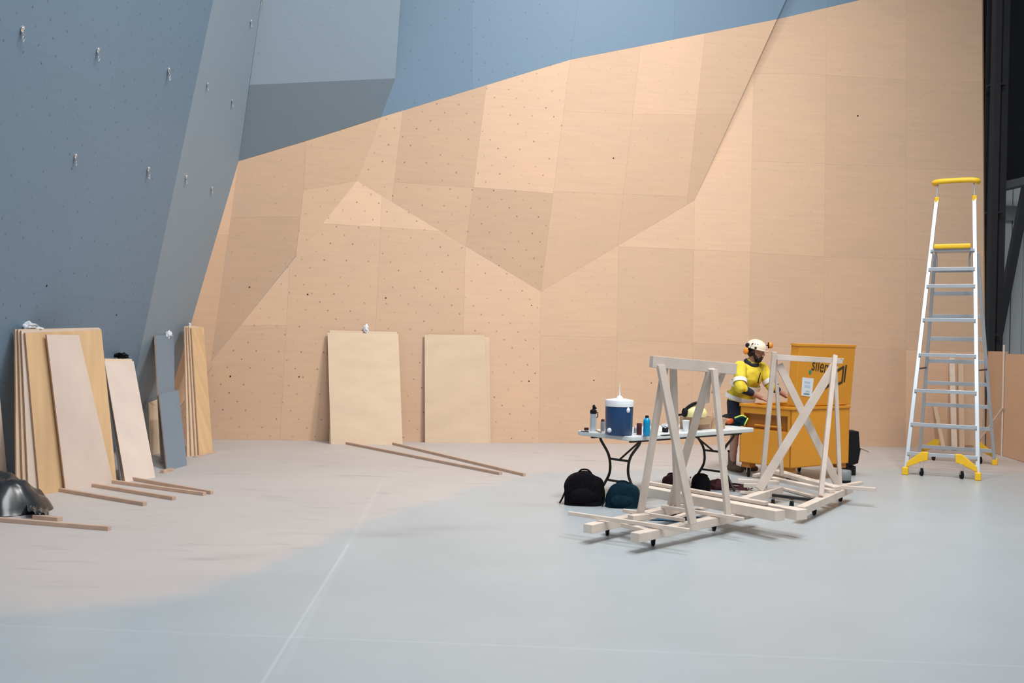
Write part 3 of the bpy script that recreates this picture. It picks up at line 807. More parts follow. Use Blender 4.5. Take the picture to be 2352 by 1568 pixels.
# knots / open holes are real little sockets
for i, (x, y, pl, r) in enumerate(((107, 656, PA, .018), (267, 723, PA, .018), (529, 864, PE, .022), (707, 676, PE, .02), (886, 684, PE, .018), (573, 659, PD, .018), (1409, 363, PG, .018), (1970, 266, PE, .022), (1215, 875, PE, .018), (1364, 873, PE, .016), (687, 865, PE, .018), (1221, 701, PE, .013), (1496, 879, PE, .014))):
    c = at_plane(x, y, pl, .0); mb = MB(); mb.lathe(c, [(r * .55, .001), (r * .6, .004), (r * .3, .005), (r * .25, .002)], 10, pl[1])
    o = struct('trim_%d' % (7 + i), mb, M_BLACK, smooth=True)

# ------------------------------------------------------------------ folding table
TN = Vector((1.18, 9.68, 0)); TL = Vector((math.cos(math.radians(42)), math.sin(math.radians(42)), 0)); TW = Vector((-TL.y, TL.x, 0))
TLEN, TWID, TZ = 2.10, .76, .70
def tp(u, v, z=0.0): return TN + TL * u + TW * v + Vector((0, 0, z))
tb = thing('folding_table', 'white-topped folding table on dark curved tube legs, behind the first sawhorse', 'table', tp(TLEN / 2, TWID / 2))
R2 = Matrix.Rotation(math.radians(42), 3, 'Z')
mb = MB(); cr_ = .07
out = []
for cu_, cv_, a0 in ((cr_, cr_, 180), (TLEN - cr_, cr_, 270), (TLEN - cr_, TWID - cr_, 0), (cr_, TWID - cr_, 90)):
    for k in range(7):
        a = math.radians(a0 + k * 15); out.append(tp(cu_ + cr_ * math.cos(a), cv_ + cr_ * math.sin(a), TZ - .045))
mb.prism(out, Vector((0, 0, .045))); obj('tabletop', mb, M_TABLE, tb, bevel=.008)
mb = MB()
for v in (.12, TWID - .12): mb.bar(tp(.12, v, TZ - .06), tp(TLEN - .12, v, TZ - .06), .025, .03)
obj('under_rail', mb, M_BROWNM, tb)
def smooth_path(pts, sub=4):
    P = [Vector(p) for p in pts]; out = []
    for i in range(len(P) - 1):
        p0 = P[max(i - 1, 0)]; p1 = P[i]; p2 = P[i + 1]; p3 = P[min(i + 2, len(P) - 1)]
        for k in range(sub):
            t = k / sub
            out.append(.5 * ((2 * p1) + (p2 - p0) * t + (2 * p0 - 5 * p1 + 4 * p2 - p3) * t * t + (3 * p1 - p0 - 3 * p2 + p3) * t ** 3))
    out.append(P[-1]); return out
for e, u in enumerate((.26, TLEN - .26)):
    mid = TWID / 2
    for s in (-1, 1):
        prof = [(.27, .65), (.26, .60), (.16, .48), (.125, .38), (.13, .27), (.20, .15), (.28, .03), (.285, 0.015)]
        mb = MB(); mb.tube(smooth_path([tp(u, mid + s * w, z) for w, z in prof]), .0145, 10); obj('leg', mb, M_BROWNM, tb, smooth=True)
    mb = MB(); mb.tube([tp(u, mid - .13, .42), tp(u, mid + .13, .42)], .012, 8); obj('crossbar', mb, M_BROWNM, tb, smooth=True)
    mb = MB(); mb.tube([tp(u, mid - .17, .2), tp(u, mid + .17, .2)], .012, 8); obj('crossbar', mb, M_BROWNM, tb, smooth=True)
    d = 1 if e == 0 else -1
    mb = MB(); mb.tube([tp(u, mid, .42), tp(u + d * .42, mid, TZ - .05)], .011, 8); obj('brace', mb, M_BROWNM, tb, smooth=True)

def tt(x, y): return at_z(x, y, TZ + .0008)        # a point on the table top
# water cooler
c = tt(1421, 998)
t = thing('water_cooler', 'round navy blue drink cooler with a white lid near the left end of the table', 'cooler', c)
mb = MB(); mb.lathe(c, [(.125, 0), (.134, .01), (.138, .27), (.136, .28)], 40); obj('body', mb, M_NAVY, t, smooth=True)
mb = MB(); mb.lathe(c, [(.135, .28), (.142, .283), (.142, .335), (.138, .345), (.10, .352), (.05, .36), (.02, .36)], 40); obj('lid', mb, M_WHITE, t, smooth=True)
vw = Vector((c.x, c.y, 0)).normalized(); sd = Vector((vw.y, -vw.x, 0))
q = c - vw * .135 * .75 + sd * .085 + Vector((0, 0, .25)); mb = MB(); mb.ball(q, (.022, .022, .028)); mb.tube([q, q + Vector((.0, 0, .05))], .012); obj('handle_knob', mb, M_WHITE, t, smooth=True)
q = c - vw * .132 * .78 - sd * .09 + Vector((0, 0, .05)); mb = MB(); mb.ball(q, (.026, .02, .024)); obj('tap', mb, M_WHITE, t, smooth=True)
c2 = c + Vector((0, 0, .361))
t = thing('spray_tip', 'thin pale pointed nozzle standing on top of the blue drink cooler', 'nozzle', c2)
mb = MB(); mb.lathe(c2, [(.035, 0), (.03, .012), (.008, .03), (.008, .05), (.005, .06), (.004, .12), (.001, .16)], 16); obj('cone', mb, M_WHITE, t, smooth=True)
# thermos
c = tt(1362, 990)
t = thing('steel_flask', 'tall steel flask with a black spout top at the left end of the table', 'flask', c)
mb = MB(); mb.lathe(c, [(.032, 0), (.034, .01), (.033, .13), (.028, .15), (.032, .16), (.030, .18)], 24); obj('body', mb, M_ALU, t, smooth=True)
mb = MB(); mb.lathe(c, [(.032, .18), (.034, .185), (.034, .215), (.012, .225), (.010, .235)], 20); mb.bar(c + Vector((-.012, 0, .22)), c + Vector((.03, 0, .24)), .02, .02); mb.ball(c + Vector((.004, 0, .25)), (.016, .016, .022)); obj('cap', mb, M_BLACK, t, smooth=True)
mb = MB(); mb.tube([c + Vector((.03, -.01, .20)), c + Vector((.045, -.01, .19)), c + Vector((.045, -.01, .15)), c + Vector((.03, -.01, .14))], .005, 6); obj('handle', mb, M_BLACK, t, smooth=True)
def can(name, x, y, r, h, mt, label, cat, lidm=None, prof=None, z=0):
    c = at_z(x, y, TZ + .0008)
    mb = MB(); mb.lathe(c, prof or [(r * .93, 0), (r, .006), (r, h - .006), (r * .9, h)], 22)
    if lidm is None: return tag(obj(name, mb, mt, smooth=True), label, cat)
    t = thing(name, label, cat, c); obj('body', mb, mt, t, smooth=True)
    mb = MB(); mb.lathe(c, [(r * .85, h), (r * .85, h + .018), (r * .6, h + .024)], 18); obj('lid', mb, lidm, t, smooth=True); return t
can('drink_can', 1384, 990, .022, .10, M_GREYPL, 'slim grey can standing just left of the blue cooler', 'can', M_MAROON)
c = tt(1347, 988); mb = MB(); mb.box(c + Vector((0, 0, .014)), (.04, .03, .028), R2); tag(obj('small_box', mb, M_MAROON, bevel=.003), 'tiny dark brown box at the far left end of the table', 'box')
mb = MB(); mb.bar(tt(1334, 991) + Vector((0, 0, .006)), tt(1352, 993) + Vector((0, 0, .006)), .012, .01); tag(obj('marker_pen', mb, M_BLACK, bevel=.003), 'dark marker pen lying in front of the tiny brown box', 'pen')
mb = MB(); mb.bar(tt(1369, 989) + Vector((0, 0, .008)), tt(1381, 994) + Vector((0, 0, .008)), .014, .012); tag(obj('folding_knife', mb, [M_CARDL], bevel=.003), 'small tan folded tool between the flask and the cooler', 'tool')
can('drink_cup', 1468, 998, .026, .115, M_MAROON, 'dark red-brown tumbler just left of the bright blue bottle', 'tumbler')
can('small_jar', 1459, 994, .016, .05, M_GREYPL, 'tiny grey jar with a pink lid between cooler and tumbler', 'jar', mat('pink_lid', (.72, .5, .55), .5))
c = tt(1485, 1001)
t = thing('water_bottle', 'bright blue water bottle with a black cap standing on the table', 'bottle', c)
mb = MB(); mb.lathe(c, [(.031, 0), (.035, .008), (.036, .05), (.034, .10), (.036, .13), (.034, .155), (.020, .178), (.015, .18)], 26); obj('body', mb, M_CYAN, t, smooth=True)
mb = MB(); mb.lathe(c, [(.017, .18), (.018, .182), (.018, .198), (.014, .202)], 18); obj('cap', mb, M_BLACK, t, smooth=True)
can('glass_jar', 1502, 994, .026, .085, M_GLASSY, 'grey glass jar with a white lid, right of the bright blue bottle', 'jar', M_WHITE)
can('glass_bowl', 1528, 992, .032, .05, M_BLACK, 'dark pot holding crumpled silvery wrap, between the sawhorse legs', 'pot', None)
c = tt(1527, 992) + Vector((0, 0, .063)); blob('foil_wrap', c, (.034, .034, .026), M_GLASSY, 'crumpled silvery wrap sitting in the dark pot', 'wrap', 21)
mb = MB(); c = tt(1533, 1000); mb.box(c + Vector((0, 0, .005)), (.16, .05, .008), R2); tag(obj('tray', mb, M_BLACK, bevel=.002), 'flat black tray in front of the dark pot on the table', 'tray')
c = tt(1575, 990); mb = MB(); mb.lathe(c, [(.026, 0), (.027, .003), (.037, .108), (.039, .11), (.037, .114), (.030, .112), (.024, .01)], 26); tag(obj('paper_cup', mb, M_WHITE, smooth=True), 'white paper cup in front of the brown carton on the table', 'cup')
# cardboard boxes
def carton(name, x, y, size, mt, label, ang=42, z=0):
    c = at_z(x, y, TZ) + Vector((0, 0, .0008)); R = Matrix.Rotation(math.radians(ang), 3, 'Z'); sx, sy, sz = size
    t = thing(name, label, 'carton', c)
    mb = MB(); th = .005
    for sgn in (-1, 1):
        mb.box(c + R @ Vector((sgn * (sx / 2 - th / 2), 0, sz / 2)), (th, sy, sz), R); mb.box(c + R @ Vector((0, sgn * (sy / 2 - th / 2), sz / 2)), (sx, th, sz), R)
    mb.box(c + Vector((0, 0, th / 2)), (sx, sy, th), R); obj('body', mb, mt, t)
    mb = MB(); a = c + R @ Vector((0, -sy / 2, sz)); mb.box(a + R @ Vector((0, -.03, -.04)), (sx * .7, .004, .09), R @ Matrix.Rotation(.6, 3, 'X')); obj('flap', mb, M_CARDL, t)
    return t
carton('carton', 1598, 984, (.30, .20, .13), M_CARD, 'open brown carton behind the white paper cup, hi-vis helmet on it')
carton('carton', 1643, 983, (.15, .15, .12), M_CARDL, 'lighter open carton with a hanging flap beside the red tool')
c = at_z(1594, 960, TZ + .13) + Vector((0.02, 0.05, .04))
t = thing('safety_helmet', 'pale yellow safety helmet with a black strap lying on the brown carton', 'helmet', c)
mb = MB(); mb.ball(c, (.13, .11, .10), 24, 12, cut=-.03); obj('shell', mb, mat('pale_yellow_helmet', (.80, .72, .34), .4), t, smooth=True)
mb = MB(); mb.tube(smooth_path([c + Vector((-.13, -.03, -.02)), c + Vector((-.10, -.05, .06)), c + Vector((-.02, -.05, .115)), c + Vector((.06, -.04, .12))]), .018, 8); obj('strap', mb, M_BLACK, t, smooth=True)
mb = MB(); mb.ball(c + Vector((-.12, -.06, .02)), (.035, .03, .05)); obj('earmuff', mb, M_BLACK, t, smooth=True)
a = tt(1560, 985) + Vector((0, 0, .14)); 
mb = MB(); mb.bar(at_y(1556, 953, c.y), at_y(1586, 949, c.y), .02, .022); mb.bar(at_y(1566, 946, c.y), at_y(1574, 952, c.y), .012, .012)
tag(obj('caulking_gun', mb, M_BLACK, bevel=.002), 'black tool handle sticking out left of the pale yellow helmet', 'tool')
c = tt(1643, 983)
t = thing('glue_bottle', 'orange-tan bottle with a black nozzle standing in the light carton', 'bottle', c + Vector((0, 0, .006)))
mb = MB(); mb.lathe(c + Vector((0, 0, .006)), [(.03, 0), (.032, .01), (.032, .17), (.012, .19)], 18); obj('body', mb, M_CARDL, t, smooth=True)
mb = MB(); mb.lathe(c + Vector((0, 0, .006)), [(.012, .19), (.013, .2), (.006, .22), (.003, .245)], 12); obj('nozzle', mb, M_BLACK, t, smooth=True)
# drill
c = tt(1672, 976)
t = thing('cordless_tool', 'black and orange-red power tool lying at the right end of the table', 'power tool', c)
mb = MB(); mb.ball(c + Vector((0, 0, .045)), (.065, .05, .044), 20, 12); obj('motor_housing', mb, M_RED, t, smooth=True)
mb = MB(); mb.ball(c + Vector((-.02, .0, .09)), (.06, .04, .03), 16, 10, disp=.3); mb.tube([c + Vector((-.06, 0, .10)), c + Vector((-.03, 0, .12)), c + Vector((.05, .02, .13))], .008, 6); obj('grip', mb, M_BLACK, t, smooth=True)
mb = MB(); mb.bar(c + Vector((-.06, -.02, .012)), c + Vector((.07, 0, .012)), .05, .022); obj('battery', mb, M_BLACK, t, bevel=.004)
c = tt(1699, 978) + Vector((.02, .05, 0))
t = thing('harness', 'dark climbing harness with lime straps heaped beside the red tool', 'harness', c)
mb = MB(); mb.ball(c + Vector((0, 0, .05)), (.07, .06, .06), 18, 12, disp=.6, seed=4, cut=-.05); obj('padding', mb, M_TEAL, t, smooth=True)
for k, (p, q, r_) in enumerate((((-.08, -.05, .09), (0, -.06, .12), (.05, -.05, .10)), ((.03, -.06, .01), (.05, -.07, .06), (.07, -.05, .09)))):
    mb = MB(); mb.tube(smooth_path([c + Vector(p), c + Vector(q), c + Vector(r_)]), .008, 6); obj('strap', mb, M_LIME, t, smooth=True)

# ------------------------------------------------------------------ bags under the table
def backpack(c, w, d, h, mt, label, seed, name='backpack', pocket=True):
    t = thing(name, label, 'backpack', c)
    vw = Vector((c.x, c.y, 0)).normalized(); R = Matrix.Rotation(math.atan2(vw.y, vw.x) - math.pi / 2, 3, 'Z')
    mb = MB(); n = 28; m = 16
    for i in range(m + 1):
        f = i / m; z = h * f
        s = 1.0 - .06 * abs(f - .3) if f < .45 else max(.02, math.sqrt(max(0, 1 - ((f - .45) / .56) ** 2.2)))
        for j in range(n):
            a = 2 * math.pi * j / n; ca, sa = math.cos(a), math.sin(a)
            x = math.copysign(abs(ca) ** .7, ca) * w / 2 * s; y = math.copysign(abs(sa) ** .7, sa) * d / 2 * (.6 + .4 * s)
            q = noise.noise(Vector((x * 8, y * 8 + seed, z * 8))) * .025
            mb.v.append(c + R @ Vector((x * (1 + q * 4), y * (1 + q * 4), max(.0, z + (q if 0 < i < m else 0)))))
    for i in range(m):
        for j in range(n):
            j2 = (j + 1) % n; mb.f.append((i * n + j, i * n + j2, (i + 1) * n + j2, (i + 1) * n + j)); mb.m.append(0)
    mb.f.append(tuple(reversed(range(n)))); mb.m.append(0); mb.f.append(tuple(m * n + j for j in range(n))); mb.m.append(0)
    obj('main_compartment', mb, mt, t, smooth=True)
    mb = MB(); mb.tube(smooth_path([c + R @ Vector((-.06, 0, h * .97)), c + R @ Vector((-.03, 0, h * 1.06)), c + R @ Vector((.03, 0, h * 1.06)), c + R @ Vector((.07, 0, h * .95))]), .008, 6); obj('carry_handle', mb, mt, t, smooth=True)
    if pocket:
        mb = MB(); mb.ball(c + R @ Vector((0, -d * .42, h * .3)), (w * .36, d * .2, h * .26), 20, 12); obj('front_pocket', mb, mt, t, smooth=True)
    mb = MB(); mb.tube(smooth_path([c + R @ Vector((-w * .45, -.02, h * .45)), c + R @ Vector((-w * .53, -.04, h * .2)), c + R @ Vector((-w * .60, -.05, .012))]), .009, 6); obj('shoulder_strap', mb, mt, t, smooth=True)
c = at_z(1341, 1158); backpack(Vector((c.x, c.y, 0)), .40, .24, .325, M_FABRIC, 'black backpack with a top handle standing on the floor by the left table legs', 1)
c = at_z(1428, 1163); backpack(Vector((c.x, c.y - .03, 0)), .33, .19, .24, M_TEAL, 'slumped dark teal backpack beside the black backpack', 5)
c = at_z(1545, 1124); backpack(Vector((c.x, c.y, 0)), .24, .22, .17, M_MAROON, 'small dark maroon backpack on the floor under the middle of the table', 8, pocket=False)
c = at_z(1610, 1128); backpack(Vector((c.x, c.y, 0)), .20, .20, .18, M_FABRIC, 'small black bag on the floor between the maroon bag and the red bundle', 13, pocket=False)
c = at_z(1652, 1124); blob('red_bundle', Vector((c.x, c.y, .05)), (.12, .08, .065), M_MAROON, 'dark red fabric bundle on the floor under the right table end', 'bundle', 31, .35, cut=-.049)
# cable coil
c = at_z(1690, 1124)
mb = MB(); pts = []
for k in range(90):
    a = k * .42; r = .12 + .035 * math.sin(k * .7); pts.append(Vector((c.x + r * math.cos(a) * 1.2, c.y + r * math.sin(a), .012 + .045 * k / 90 + .006 * math.sin(k * 1.3))))
mb.tube(pts, .006, 6); tag(obj('power_cable', mb, M_MAROON, smooth=True), 'dark red cable coiled on the floor right of the red bundle', 'cable')

# ------------------------------------------------------------------ timber dollies, sawhorses, lumber
SK = .16       # top of the dolly skids
def castor(c, parent, r=.045, top=.10, sub=True):
    mb = MB(); mb.lathe(c + Vector((-.014, 0, r)), [(r * .8, 0), (r, .004), (r, .024), (r * .8, .028)], 20, (1, 0, 0)); w = obj('castor_wheel', mb, M_BLACK, parent, smooth=True)
    mb = MB()
    for s in (-1, 1): mb.bar(c + Vector((s * .02, 0, r)), c + Vector((s * .02, 0, top)), .025, .003, (1, 0, 0))
    mb.box(c + Vector((0, 0, top - .003)), (.06, .06, .006)); obj('castor_fork', mb, M_STEEL if sub else M_BLACK, parent)
def dolly(name, label, bars, castors, z0=SK, blackbars=()):
    c0 = at_z(*castors[0], .05)
    t = thing(name, label, 'dolly', Vector((c0.x, c0.y, 0)))
    for (a, b, w, h, zt) in bars:
        p, q = at_z(*a, zt - h / 2), at_z(*b, zt - h / 2); mb = MB(); mb.bar(p, q, w, h); obj('skid', mb, M_PINE, t, bevel=.003)
    for (a, b, w, h, zt) in blackbars:
        p, q = at_z(*a, zt - h / 2), at_z(*b, zt - h / 2); mb = MB(); mb.bar(p, q, w, h); obj('steel_rail', mb, M_BLACKM, t)
    for q in castors:
        p = at_z(*q, .05); castor(Vector((p.x, p.y, 0)), t, top=z0 - .073)
    return t
dolly('timber_dolly', 'low timber dolly frame on castors carrying the nearer sawhorse',
      [((1350, 1214), (1585, 1160), .085, .07, SK), ((1458, 1234), (1735, 1176), .085, .07, SK), ((1400, 1196), (1520, 1228), .06, .035, SK - .07 + .035)],
      [(1395, 1215), (1500, 1238), (1550, 1180), (1640, 1205)])
dolly('timber_dolly', 'low timber dolly frame with a black rail carrying the farther sawhorse',
      [((1690, 1156), (1790, 1124), .085, .07, SK), ((1838, 1172), (1950, 1122), .085, .07, SK)],
      [(1775, 1152), (1818, 1156), (1870, 1170), (1930, 1140)], blackbars=[((1768, 1136), (1885, 1150), .05, .025, SK - .04)])
def sawhorse(label, parts, screws=()):
    c = parts[0][1]
    t = thing('sawhorse', label, 'sawhorse', Vector(((parts[0][1].x + parts[0][2].x) / 2, (parts[0][1].y + parts[0][2].y) / 2, 0)))
    for nm, p, q, w, h, up in parts:
        mb = MB(); mb.bar(p, q, w, h, up); obj(nm, mb, M_PINEW, t, bevel=.003)
    for s in screws:
        mb = MB(); mb.lathe(s, [(.006, -.004), (.006, .003), (.004, .006)], 10, (-.2, -1, 0)); obj('screw', mb, M_BLACK, t)
    return t
S1 = []
bL, bR = at_y(1496, 830, 8.12), at_y(1688, 847, 8.68)
S1.append(('top_beam', bL, bR, .045, .095, (0, 0, 1)))
ax = (bR - bL).normalized(); pr = Vector((ax.y, -ax.x, 0)).normalized()    # towards the camera
def y_on(x):   # depth of the beam axis at pixel x
    t = (x - 1496) / (1688 - 1496); return 8.12 + t * .56
def foot(x, y, z=SK + .012): return at_z(x, y, z)
S1.append(('leg', at_y(1528, 838, y_on(1520) + .05), foot(1470, 1186), .06, .032, pr))
S1.append(('leg', at_y(1517, 838, y_on(1520) - .045), foot(1591, 1203), .075, .032, pr))
S1.append(('leg', at_y(1546, 836, y_on(1546) + .08), foot(1556, 1166), .06, .034, pr))
S1.append(('leg', at_y(1634, 846, y_on(1634) - .045), foot(1541, 1158), .075, .032, pr))
S1.append(('leg', at_y(1640, 848, y_on(1644) - .085), foot(1672, 1186), .058, .032, pr))
S1.append(('short_post', at_y(1628, 845, y_on(1626) + .05), at_y(1622, 925, y_on(1626) + .1), .05, .03, pr))
S1.append(('short_brace', at_y(1662, 852, y_on(1662) + .05), at_y(1640, 905, y_on(1650) + .03), .05, .03, pr))
sawhorse('nearer pale timber sawhorse with splayed crossing legs, in front of the folding table', S1,
         [at_y(1586, 1096, 8.1), at_y(1590, 1197, 7.98), at_y(1552, 1158, 8.85)])
S2 = []
b2L, b2R = at_y(1782, 820, 10.45), at_y(1934, 829, 10.55)
S2.append(('top_beam', b2L, b2R, .045, .058, (0, 0, 1)))
v2 = Vector((0, -1, 0))
S2.append(('leg', at_y(1779, 808, 10.40), foot(1750, 1108), .050, .034, v2))
S2.append(('leg', at_y(1780, 812, 10.49), at_z(1796, 1092, .24), .036, .034, v2))
S2.append(('leg', at_y(1918, 816, 10.40), foot(1885, 1139), .046, .034, v2))
S2.append(('leg', at_y(1917, 818, 10.60), foot(1929, 1112), .040, .034, v2))
S2.append(('diagonal_board', at_y(1917, 838, 10.36), foot(1743, 1124), .085, .024, v2))
S2.append(('diagonal_board', at_y(1789, 836, 10.50), foot(1925, 1114), .078, .024, v2))
S2.append(('short_peg', at_y(1932, 824, 10.45), at_y(1938, 825, 10.45), .02, .02, v2))
sawhorse('farther pale timber sawhorse braced with a large wooden X, in front of the yellow box', S2, [at_y(1917, 836, 10.34), at_y(1787, 882, 10.42)])

LG = 'loose sawn timbers lying around the sawhorses'
LUM = [
    ((1306, 1178, .195), (1583, 1218, .180), .03, .03, 'long thin batten crossing in front of the nearer sawhorse, leftmost tip of the pile'),
    ((1432, 1172, .178), (1572, 1194, .178), .028, .03, 'thin batten just behind the long front batten at the nearer sawhorse'),
    ((1520, 1163, .178), (1708, 1192, .178), .03, .028, 'thin batten passing between the feet of the nearer sawhorse'),
    ((1448, 1189, .185), (1486, 1185, .185), .07, .045, 'short thick block under the left foot of the nearer sawhorse'),
    ((1545, 1190, .075), (1640, 1160, .075), .05, .025, 'flat lath lying low and diagonally inside the nearer dolly'),
    ((1482, 1126, .205), (1792, 1184, .205), .125, .085, 'heaviest pale timber, front one running behind the nearer sawhorse'),
    ((1484, 1120, .205), (1800, 1174, .205), .10, .085, 'second heavy timber lying directly behind the heaviest front one'),
    ((1486, 1108, .264), (1760, 1156, .264), .06, .03, 'thinner plank lying on top of the two heavy timbers'),
    ((1803, 1174, .205), (1842, 1182, .205), .13, .085, 'wide plank end sticking out right beyond the heavy timbers'),
    ((1780, 1082, .265), (1924, 1122, .182), .12, .04, 'pale plank propped up at its left end on the farther dolly'),
    ((1772, 1098, .205), (1912, 1128, .179), .08, .035, 'plank just under the propped one on the farther dolly'),
    ((1695, 1103, .178), (1790, 1108, .178), .06, .035, 'short timber at the back left of the farther sawhorse'),
    ((1708, 1114, .18), (1762, 1116, .18), .05, .04, 'short timber behind the left foot of the big wooden X'),
    ((1880, 1114, .18), (2012, 1124, .18), .06, .035, 'long timber whose right tip reaches farthest right of the pile'),
    ((1905, 1121, .016), (1978, 1108, .016), .06, .03, 'short pale stick on the floor behind the rightmost timber tip'),
    ((1700, 1130, .021), (1765, 1134, .021), .04, .03, 'small stick between the cable coil and the farther dolly'),
    ((1733, 1092, .21), (1760, 1086, .21), .05, .03, 'short stub of wood by the left leg of the farther sawhorse'),
    ((1800, 1122, .018), (1868, 1140, .018), .06, .025, 'thin lath on the floor inside the farther dolly')]
for (a, b, w, h, lab) in LUM:
    p, q = at_z(*a), at_z(*b); mb = MB(); mb.bar(p, q, w, h); tag(obj('timber', mb, M_PINE, bevel=.003), lab, 'timber', LG)
c = at_z(1535, 1186, .01); blob('blue_tarp', c, (.26, .20, .03), M_TARP, 'crumpled blue plastic sheet on the floor under the nearer sawhorse', 'plastic sheet', 17, .5, cut=-.009)

# ------------------------------------------------------------------ yellow site box
BB = Vector((3.30, 11.70, 0)); an = math.radians(38)
eL = Vector((math.cos(an), math.sin(an), 0)); eW = Vector((-eL.y, eL.x, 0)); BL, BW = 1.185, .75
Z0, Z1 = .18, .885
def bp(u, v, z): return BB + eL * u + eW * v + Vector((0, 0, z))
RB = Matrix.Rotation(an, 3, 'Z')
sb = thing('site_box', 'large orange-yellow steel site box on castors with its lid standing open', 'site box', bp(BL / 2, BW / 2, 0))
mb = MB(); th = .015
mb.box(bp(BL / 2, BW / 2, Z0 + th / 2), (BL, BW, th), RB)
mb.box(bp(BL / 2, th / 2, (Z0 + Z1) / 2), (BL, th, Z1 - Z0), RB)
mb.box(bp(BL / 2, BW - th / 2, (Z0 + Z1) / 2), (BL, th, Z1 - Z0), RB)
mb.box(bp(BL - th / 2, BW / 2, (Z0 + Z1) / 2), (th, BW, Z1 - Z0), RB)
# left end with a recess
rz0, rz1 = .60, .79
mb.box(bp(th / 2, BW / 2, (Z0 + rz0) / 2), (th, BW, rz0 - Z0), RB); mb.box(bp(th / 2, BW / 2, (Z1 + rz1) / 2), (th, BW, Z1 - rz1), RB)
mb.box(bp(th / 2, .025, (rz0 + rz1) / 2), (th, .05, rz1 - rz0), RB); mb.box(bp(th / 2, BW - .025, (rz0 + rz1) / 2), (th, .05, rz1 - rz0), RB)
obj('body', mb, M_ORANGE, sb, bevel=.003)
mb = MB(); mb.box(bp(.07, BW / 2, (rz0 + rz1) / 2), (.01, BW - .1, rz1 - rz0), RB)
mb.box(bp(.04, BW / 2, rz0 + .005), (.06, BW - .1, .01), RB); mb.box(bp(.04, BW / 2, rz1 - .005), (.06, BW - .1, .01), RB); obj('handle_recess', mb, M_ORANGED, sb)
mb = MB(); mb.tube([bp(.03, .15, rz0 + .05), bp(.03, BW - .2, rz0 + .05)], .012, 8); obj('side_handle', mb, M_ORANGE, sb, smooth=True)
mb = MB()
for v in (0, BW): mb.bar(bp(-.006, v, Z1), bp(BL + .006, v, Z1), .03, .03)
for u in (0, BL): mb.bar(bp(u, -.006, Z1), bp(u, BW + .006, Z1), .03, .03)
obj('rim', mb, M_ORANGE, sb, bevel=.004)
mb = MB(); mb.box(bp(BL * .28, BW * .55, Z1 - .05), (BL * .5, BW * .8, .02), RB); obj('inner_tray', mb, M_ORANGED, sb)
for u, v in ((.08, .08), (BL - .08, .08), (.08, BW - .08), (BL - .08, BW - .08)):
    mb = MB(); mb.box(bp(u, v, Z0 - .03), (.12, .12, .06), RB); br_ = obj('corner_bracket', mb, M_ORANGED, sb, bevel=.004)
    castor(bp(u, v, 0), sb, r=.055, top=Z0 - .055)
# lid: leaning slightly towards the camera, hinged on the long near side
lt = Vector((0, 0, 1)) * math.cos(.06) - eW * math.sin(.06); LH = .735
l0 = bp(.10, .02, Z1 + .02)
lnrm = eL.cross(lt)
if lnrm.dot(CAM - l0) < 0: lnrm = -lnrm
LX = eL; l_w = BL - .05
def lp(u, v, o=0): return l0 + LX * u + lt * v + lnrm * o
mb = MB(); mb.prism([lp(0, 0), lp(l_w, 0), lp(l_w + .015, LH), lp(0, LH)], -lnrm * .12); lid = obj('lid', mb, M_ORANGE, sb, bevel=.008)
mb = MB(); mb.prism([lp(-.01, LH - .015, .006), lp(l_w + .02, LH - .015, .006), lp(l_w + .02, LH + .01, .006), lp(-.01, LH + .01, .006)], -lnrm * .13); obj('lid_edge', mb, M_ORANGE, lid)
mb = MB(); mb.bar(lp(.1, -.012, .006), lp(l_w - .05, -.012, .006), .012, .02, lnrm); obj('hinge', mb, mat('dark_hinge', (.16, .06, .01), .6), lid)
# lid plane from pixels for its markings
PLID = (lp(0, 0, .0), lnrm)
def onlid(x, y, o=.003): return at_plane(x, y, PLID, o)
def stroke(a, b, w, name, mt, par):
    p, q = onlid(*a), onlid(*b); mb = MB(); mb.bar(p, q, w, .003, lnrm); return mb
mb = MB()
for a, b, w in (((1894, 892), (1908, 882), .03), ((1921, 853), (1938, 842), .03), ((1938, 841), (1934, 877), .03), ((1935, 877), (1921, 883), .03), ((1944, 838), (1939, 877), .03), ((1908, 883), (1913, 860), .02)):
    p, q = onlid(*a), onlid(*b); mb.bar(p, q, w, .003, lnrm)
obj('lettering', mb, M_INK, lid)
cu_ = bpy.data.curves.new('txt', 'FONT'); cu_.body = 'silent'; cu_.size = .19; cu_.extrude = .001; cu_.align_x = 'LEFT'
to = bpy.data.objects.new('txt', cu_); COL.objects.link(to)
bpy.context.view_layer.update()
dg = bpy.context.evaluated_depsgraph_get()
tme = bpy.data.meshes.new_from_object(to.evaluated_get(dg)); bpy.data.objects.remove(to)
p0, p1 = onlid(1863, 849), onlid(1905, 858)
tx = (p1 - p0).normalized(); tz = lnrm; ty = tz.cross(tx).normalized()
w_ = max(v.co.x for v in tme.vertices); sc_ = (p1 - p0).length / w_
mb = MB(); mb.v = [p0 + tx * v.co.x * sc_ * 1.1 + ty * v.co.y * sc_ * 1.25 + tz * v.co.z for v in tme.vertices]; mb.f = [tuple(p.vertices) for p in tme.polygons]; mb.m = [0] * len(mb.f)
obj('lettering', mb, M_INK, lid)
mb = MB(); mb.prism([onlid(1843, 866, .002), onlid(1869, 869, .002), onlid(1864, 911, .002), onlid(1840, 908, .002)], lnrm * .002); st_ = obj('paper_notice', mb, M_PAPER, lid)
mb = MB()
for a, b, w in (((1848, 877), (1861, 879), .022), ((1848, 886), (1861, 888), .03), ((1850, 898), (1859, 899), .02)):
    mb.bar(onlid(*a, .0045), onlid(*b, .0045), w, .001, lnrm)
obj('print', mb, mat('pale_blue_print', (.5, .6, .72), .7), lid)
mb = MB(); mb.bar(onlid(1846, 904, .0045), onlid(1859, 905, .0045), .012, .001, lnrm); obj('print', mb, mat('teal_print', (.05, .16, .17), .7), lid)
